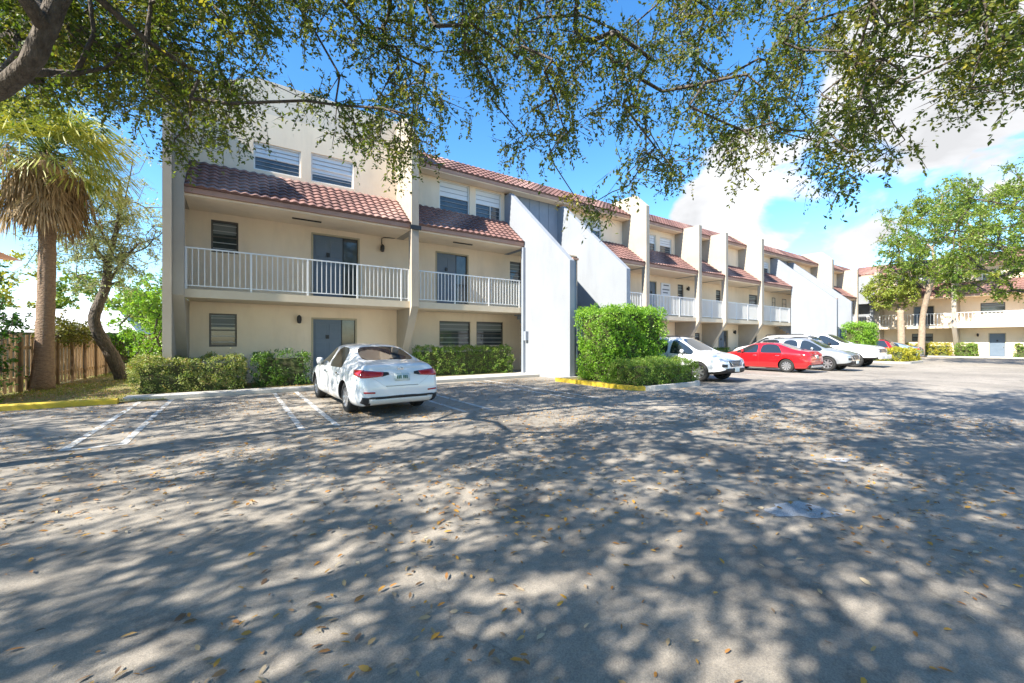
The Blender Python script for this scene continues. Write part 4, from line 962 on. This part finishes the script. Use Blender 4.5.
main = [([(-6.6, 7.0, 0), (-6.5, 7.05, .9), (-6.3, 7.1, 2.0), (-5.0, 7.3, 2.9), (-3.6, 7.35, 3.6), tuple(ray(-45, 108, 4.5)), tuple(ray(22, 72, 4.45)), tuple(ray(46, 30, 4.45)), tuple(ray(76, -22, 4.5)), (-.5, 6.2, 6.6), (1.6, 5.7, 7.3), (3.8, 5.0, 7.9), (6.2, 3.8, 8.0)], -1)]
nb = len(main[0][0])
main += [([(-7.2, 5.2, 3.6), (-7.8, 2.4, 5.2), (-8.0, -.6, 6.4), (-7.4, -3, 7)], 2), ([(-8.4, 8.4, 4.0), (-10.8, 9.4, 5.6), (-13, 10, 6.6)], 2)]
main += [([(1.2, 4.4, 7.2), (2.6, 2.6, 7.8), (4.6, .6, 7.6)], 9), ([tuple(ray(20, -60, 5.4)), tuple(ray(120, -50, 7.0)), tuple(ray(260, -40, 8.2))], 7)]
def ob(p): # thick trunk and first limb
    d = math.dist(p, (-6.5, 7, 0)); return max(.07, .34 - .06 * d) if d < 9 else .0
oak_base = (-6.6, 7.0, 0)
crown_tree('live_oak', 'huge oak at the left whose hanging leafy branches fill the top of the picture', 'tree', oak_base, main, visT, oak_leaf, dict(twigs=8, tl=.36, per=13, L=.062, W=.030, droop=.5), seed=8, r0=.0052, power=2.25, boost=ob, cap=.09, sag=.05, extra=(offT, dict(twigs=9, tl=.45, per=12, L=.095, W=.05, droop=.3)))
# unseen second oak added behind the viewer to cast shade over the foreground
off = []
cover(560, -6, 12, -13, 1.5, 4.6, 8.4, lambda p: inview(p) or gap2(p) or math.hypot(p[0] - 3.0, p[1] + 5.5) > 8.2)
crown_tree('live_oak', 'unseen second oak added behind the viewer to shade the foreground asphalt', 'tree', (2.4, -6.5, 0), [([(2.4, -6.5, 0), (2.5, -6.4, 1.6), (2.2, -6.2, 3.2), (2.6, -5.8, 4.8), (3, -5.4, 6.2)], -1)], np.array(off), oak_leaf, dict(twigs=10, tl=.45, per=12, L=.095, W=.05, droop=.4), seed=9, r0=.006, power=2.25, boost=lambda p: max(0, .36 - .03 * p[2]))

# --- cabbage palm
def palm(base, h, r, label, nf=70, ndead=64, flen=1.75):
    root = empty('cabbage_palm', base, 0, label, 'palm tree')
    mb = MB(); pts = []; rr = []
    n = 26
    for i in range(n + 1):
        f = i / n; pts.append((.10 * math.sin(f * 2.2), .05 * math.sin(f * 3), h * f)); rr.append(r * (1.28 - .55 * min(f * 6, 1) ** .8 * .6 - .18 * f) * (1 + (.035 if i % 2 else -.02)))
    mb.tube(pts, rr, 18); mb.build('trunk', palmbark_m, root, smooth=True)
    top = np.array(pts[-1])
    for nm, cnt, m, e0, e1, L0 in (('fronds', nf, palm_green, -.5, 1.35, flen * .92), ('dead_fronds', ndead, palm_dead, -1.45, -.75, flen * .95)):
        C = []; D = []; Nn = []; LL = []; WW = []; T = []
        pet = MB()
        for k in range(cnt):
            az = k * 2.39996 + random.uniform(-.2, .2); el = e0 + (e1 - e0) * ((k + .5) / cnt) ** .9 + random.uniform(-.12, .12)
            d = np.array([math.cos(az) * math.cos(el), math.sin(az) * math.cos(el), math.sin(el)]); pl = random.uniform(.7, 1.25) * (1.0 if nm == 'fronds' else .55) * flen * .75
            s0 = top + np.array([0, 0, random.uniform(-.35, .25) if nm == 'fronds' else random.uniform(-.9, .1)]); hub = s0 + d * pl + np.array([0, 0, -.12 * pl])
            if nm == 'dead_fronds': hub = s0 + np.array([math.cos(az), math.sin(az), 0]) * random.uniform(.2, .85) + np.array([0, 0, -random.uniform(.1, .7)])
            pet.tube([tuple(s0), tuple((s0 + hub) / 2 + np.array([0, 0, .06])), tuple(hub)], [.022, .016, .012], 4)
            side = np.cross(d, (0, 0, 1)); side /= np.linalg.norm(side) + 1e-9; up = np.cross(side, d); tn = random.random()
            for q in range(24):
                a = R(-105 + 210 * q / 23); fl = (1 - .28 * abs(a) / 1.8) * L0 * random.uniform(.75, 1.05)
                dd = d * math.cos(a) + side * math.sin(a) + up * random.uniform(-.12, .12) + np.array([0, 0, -.25 if nm == 'fronds' else -.9])
                # two joined lengths so that the tips droop
                dd /= np.linalg.norm(dd); C.append(hub); D.append(dd); Nn.append(up + side * random.uniform(-.3, .3)); LL.append(fl * .62 * random.uniform(.8, 1.1)); WW.append(random.uniform(.03, .05)); T.append(tn * .7 + random.random() * .3)
                C.append(hub + dd * fl * .5); d2 = dd + np.array([0, 0, -.7 - random.random() * .6]); D.append(d2); Nn.append(up + side * random.uniform(-.5, .5)); LL.append(fl * .5); WW.append(.04); T.append(tn * .7 + random.random() * .3)
        leaf_mesh(nm, C, D, Nn, np.array(LL), np.array(WW), m, root, attr=np.array(T))
        pet.build('leaf_stalks', palm_green if nm == 'fronds' else palm_dead, root)
    return root
palm((-4.86, 18.3, .02), 7.2, .225, 'cabbage palm with a shaggy skirt of dead fronds before the board fence')

# --- twisted small tree right of the palm
b0 = (-3.6, 21.7, .02)
tp = [([(-3.6, 21.7, 0), (-3.75, 21.6, .5), (-3.95, 21.5, 1.1), (-4.2, 21.4, 1.7), (-4.34, 21.3, 2.3), (-4.22, 21.3, 2.9), (-4.02, 21.3, 3.6), (-3.95, 21.2, 4.4)], -1), ([(-3.85, 21.2, 5.0), (-3.7, 21.2, 5.8), (-3.6, 21.2, 6.8), (-3.62, 21.1, 7.6)], 7), ([(-4.35, 21.4, 5.0), (-4.8, 21.5, 5.8)], 7), ([(-3.5, 21.1, 4.6), (-3.1, 21.0, 5.2)], 6)]
tt = []
while len(tt) < 260:
    p = np.array([-4.0, 21.2, 5.6]) + rs.normal(size=3) * (.95, 1.0, 1.3)
    if p[2] < 3.4 or p[2] > 8.6: continue
    tt.append(p)
crown_tree('twisted_tree', 'small dark twisted tree with thin grey green leaves between the palm and the building', 'tree', b0, tp, np.array(tt), grey_leaf, dict(twigs=8, tl=.45, per=12, L=.085, W=.035, droop=.1), seed=4, r0=.009, boost=lambda p: max(.0, .24 - .028 * abs(p[2] - 0)) if p[2] < 4.6 else .04)

# --- generic bush / tree masses
def bush(name, label, cat, c, rad, n, L, leafm, stems=5, z0=.03, seed=1, trunk=None, spr=None, group=None, flat=.0):
    r2 = np.random.default_rng(seed); c = np.array(c, float); T = []
    while len(T) < n:
        v = r2.normal(size=3); v /= np.linalg.norm(v); q = c + v * np.array(rad) * r2.uniform(.35, 1) ** .6 * (1 + .22 * math.sin(v[0] * 5 + seed) * math.cos(v[2] * 4 + v[1] * 3))
        if q[2] < z0 + .1: continue
        T.append(q)
    base = (c[0], c[1], z0) if trunk is None else trunk[0][0][0]
    paths = trunk or [([(c[0], c[1], z0), (c[0] + .05, c[1], z0 + .3)], -1)]
    s = dict(twigs=5, tl=.3, per=10, L=L, W=L * .55, droop=-.1); s.update(spr or {})
    return crown_tree(name, label, cat, base, paths, np.array(T), leafm, s, seed=seed, r0=.008, group=group)
bush('leafy_bush', 'large deep green bush at the far left edge in front of the fence', 'bush', (-5.6, 15.9, 1.7), (1.0, 1.2, 1.7), 130, .10, mat('deep_green_leaf', (.04, .10, .02), .4, attr=[(.03, .10, .015), (.06, .15, .02), (.04, .12, .015), (.09, .20, .03)], trans=.3), seed=2)
bush('leafy_bush', 'low dark green bush at the foot of the palm on the left edge', 'bush', (-5.3, 15.2, .35), (.55, .5, .4), 26, .08, green_leaf, seed=3)
bush('vine', 'yellowing vine draped over the top of the board fence', 'vine', (-5.0, 21.5, 1.85), (.35, 2.6, .38), 110, .09, mat('vine_leaf', (.1, .12, .02), .5, attr=[(.06, .09, .015), (.16, .15, .02), (.10, .12, .02), (.26, .20, .03)], trans=.3), seed=5, z0=1.2)
bush('leafy_bush', 'bright green bush between the twisted tree and the corner of the building', 'bush', (-3.3, 26.2, 2.2), (1.6, 1.0, 2.4), 170, .12, bright_leaf, seed=6)
bush('leafy_bush', 'tall light green shrub right against the corner of the building', 'bush', (-2.5, 19.5, 1.6), (.55, .6, 1.6), 60, .09, bright_leaf, seed=12)
bush('leafy_bush', 'tall green tree mass at the left edge behind the fence', 'bush', (-8.6, 20.5, 2.6), (1.7, 1.8, 2.7), 170, .12, mat('deep_green_leaf', (.04, .1, .02)), seed=7)
for i, (x, y, z, a, h, lm, lab) in enumerate(((-14.5, 40, 3.6, 4.0, 4.2, yellow_leaf, 'yellow green tree behind the white metal roof, left one'), (-8.5, 42, 3.4, 3.6, 3.9, tree_leaf, 'mid green tree behind the white metal roof, right one'), (-4.6, 36, 2.6, 2.4, 3.2, tree_leaf, 'green tree beyond the fence left of the building corner'), (-19, 34, 3.6, 4, 4.6, tree_leaf, 'green tree beyond the house at the left edge'))):
    bush('background_tree', lab, 'tree', (x, y, z), (a, 2.5, h), 150, .24, lm, seed=20 + i, spr=dict(tl=.7, per=11), group='trees beyond the fence')

# --- trees at the right
t1 = [([(54.9, 10.6, 0), (54.8, 10.5, 2.0), (54.7, 10.4, 4.0), (54.3, 9.9, 6.4), (54.0, 9.2, 8.2), (54.0, 8.6, 9.6)], -1), ([(54.6, 11.2, 8.0), (55, 12.2, 9.8)], 3)]
tt = []
while len(tt) < 330:
    v = rs.normal(size=3); v /= np.linalg.norm(v); p = np.array([54, 9.6, 11.3]) + v * np.array([3.4, 4.4, 4.6]) * rs.uniform(.3, 1) ** .55 * (1 + .2 * math.sin(v[1] * 6) * math.cos(v[2] * 5))
    if p[2] > 6.4: tt.append(p)
pale_bark = mat('pale_bark', (.36, .28, .20), .9, var=(.24, .18, .13), scale=6, bump=.4)
crown_tree('shade_tree', 'tall shade tree with a thin pale leaning trunk in front of the wing', 'tree', (54.9, 10.6, 0), t1, np.array(tt), tree_leaf, dict(twigs=9, tl=.6, per=14, L=.15, W=.08, droop=0), seed=31, r0=.012, boost=lambda p: max(.0, .30 - .02 * p[2]) if p[2] < 9 else 0, bark=pale_bark)
t2 = [([(54.5, 11.9, 0), (54.5, 11.9, 2.4), (54.6, 12.0, 4.6)], -1)]
tt = []
while len(tt) < 120:
    v = rs.normal(size=3); v /= np.linalg.norm(v); p = np.array([54.6, 12.8, 6.6]) + v * np.array([1.9, 2.3, 1.9]) * rs.uniform(.3, 1) ** .55
    tt.append(p)
crown_tree('shade_tree', 'shorter yellow green tree with a straight pale trunk beside the tall shade tree', 'tree', (54.5, 11.9, 0), t2, np.array(tt), mat('palm_lime', (.2, .2, .04), .5, attr=[(.16, .24, .03), (.30, .34, .05), (.22, .28, .04), (.38, .36, .08)], trans=.3), dict(twigs=6, tl=.5, per=12, L=.18, W=.10, droop=.2), seed=32, r0=.012, boost=lambda p: .27, bark=pale_bark)
t3 = [([(41, 1.9, 0), (41, 1.8, 1.6), (40.8, 1.8, 3.0), (40.4, 2.0, 4.4), (40, 2.4, 5.8)], -1)]
tt = []
while len(tt) < 520:
    v = rs.normal(size=3); v /= np.linalg.norm(v); p = np.array([39.6, 3.0, 8.2]) + v * np.array([5.0, 5.6, 4.2]) * rs.uniform(.3, 1) ** .5 * (1 + .16 * math.sin(v[1] * 7 + 1) * math.cos(v[2] * 5))
    if p[2] > 4.2: tt.append(p)
crown_tree('shade_tree', 'broad bright green tree whose crown enters from the right edge of the picture', 'tree', (41, 1.9, 0), t3, np.array(tt), tree_leaf, dict(twigs=9, tl=.5, per=14, L=.12, W=.065, droop=.15), seed=33, r0=.012, boost=lambda p: .32)

# ------------------------------------------------------------------ fence, shed, house, unit
def fence(label, a, b, hgt, post_every=1.25):
    a = Vector((*a, 0)); b = Vector((*b, 0)); L = (b - a).length; ang = math.atan2(b.y - a.y, b.x - a.x)
    F = empty('board_fence', (a.x, a.y, .03), ang, label, 'fence'); n = int(L / .155)
    mb = MB()
    for i in range(n):
        x = i * .155; h = hgt + random.uniform(-.025, .025); sd = -1 if i % 2 else 1
        mb.box(x + .006, x + .149, sd * .03 - .009, sd * .03 + .009, .03 + random.uniform(0, .03), h)
    mb.box(0, L, -.02, .02, .35, .44); mb.box(0, L, -.02, .02, hgt - .42, hgt - .33); mb.build('boards', wood_m, F)
    k = 0
    while k * post_every <= L:
        p = MB(); x = k * post_every; p.box(x - .05, x + .05, -.11, -.04, 0, hgt + .05); p.build('post', mat('dark_post', (.12, .075, .04), .9, var=(.2, .13, .07), scale=4), F); k += 1
fence('weathered brown board fence running back along the left lawn', (-5.35, 13.9), (-4.72, 27.4), 1.66)
fence('short dark board fence closing the far end of the left lawn', (-4.7, 27.5), (-1.2, 27.5), 1.8)
sh = empty('metal_roof_shed', (-9, 32, 0), 0, 'low neighbouring shed with a white metal roof seen over the board fence', 'shed')
mb = MB(); mb.box(-4.5, 4.2, -2.2, 2.6, 0, 1.95); mb.build('wall', mat('shed_wall', (.35, .33, .28), .8), sh)
mb = MB(); mb.add([(-5, -2.6, 1.95), (4.7, -2.6, 1.95), (3.2, 1.8, 3.35), (-5, 1.8, 3.35), (-5, 5, 1.95), (4.7, 5, 1.95)], [(0, 1, 2, 3), (3, 2, 5, 4), (1, 5, 2), (0, 3, 4), (0, 4, 5, 1)]); mb.build('roof', mat('white_roof_metal', (.80, .81, .82), .5, var=(.66, .66, .66), scale=1), sh)
hs_ = empty('neighbour_house', (-14, 30, 0), 0, 'neighbour house with an orange tile roof, its eave tip at the left edge', 'house')
mb = MB(); mb.box(-6, 4.8, -4, -1.8, 0, 5.2); mb.build('wall', cream, hs_)
mb = MB(); mb.add([(-7, -5, 5.3), (5.7, -5, 5.3), (5.7, -1, 5.3), (-7, -1, 5.3), (-5, -3, 6.3), (3.7, -3, 6.3)], [(0, 1, 5, 4), (1, 2, 5), (2, 3, 4, 5), (3, 0, 4), (0, 3, 2, 1)]); mb.build('roof', mat('orange_roof', (.45, .19, .08), .8), hs_)
ac = empty('air_conditioner', (-2.75, 25.6, .03), 0, 'pale grey air conditioner unit at the end of the lawn beside the building', 'air conditioner')
mb = MB(); mb.box(-.42, .42, -.4, .4, 0, .95); mb.build('casing', mat('ac_grey', (.55, .56, .55), .5), ac, bevel=.02)
mb = MB()
for k in range(9): mb.box(-.36, .36, -.412, -.403, .12 + k * .085, .15 + k * .085)
mb.build('grille', trim_m, ac)

# ------------------------------------------------------------------ grass and fallen leaves
n = 26000; P = np.stack([rng.uniform(-9, -1.5, n), rng.uniform(13.6, 27, n), np.full(n, .03)], 1)
g = np.sin(P[:, 0] * 1.3 + 1) * np.sin(P[:, 1] * .8) + rng.normal(0, .35, n) + (P[:, 1] - 18) * .06; P = P[g > .0]; n = len(P)
tag(leaf_mesh('grass', P, unit(rng.normal(size=(n, 3)) * .5 + (0, 0, 1)), unit(rng.normal(size=(n, 3))), rng.uniform(.04, .10, n), .014, grass_m), kind='stuff')
def litter(name, n, area, z, L=.06, dens=None):
    P = np.stack([rng.uniform(area[0], area[1], n), rng.uniform(area[2], area[3], n), np.full(n, z)], 1)
    if dens is not None: P = P[dens(P)]
    n = len(P); a = rng.uniform(0, 2 * math.pi, n); D = np.stack([np.cos(a), np.sin(a), rng.normal(.05, .12, n)], 1); Nn = unit(np.stack([rng.normal(0, .3, n), rng.normal(0, .3, n), np.ones(n)], 1))
    P[:, 2] += .006 + .02 * rng.random(n) * 0
    LL = rng.uniform(.55, 1.25, n) * L
    o = leaf_mesh(name, P, D, Nn, LL, LL * rng.uniform(.26, .44, n), litter_m, six=True); tag(o, kind='stuff'); return o
def cl(P): return (np.sin(P[:, 0] * 1.1 + 2) * np.sin(P[:, 1] * 1.3) + rng.normal(0, .6, len(P))) > -.1
litter('fallen_leaves', 30000, (-6, 12, .3, 13.4), .009, .056, cl)
litter('lawn_leaves', 5000, (-9, -1.5, 13.6, 24), .035, .07)
litter('bed_leaves', 700, (-2.2, 2.1, 14.3, 14.8), .105, .05)
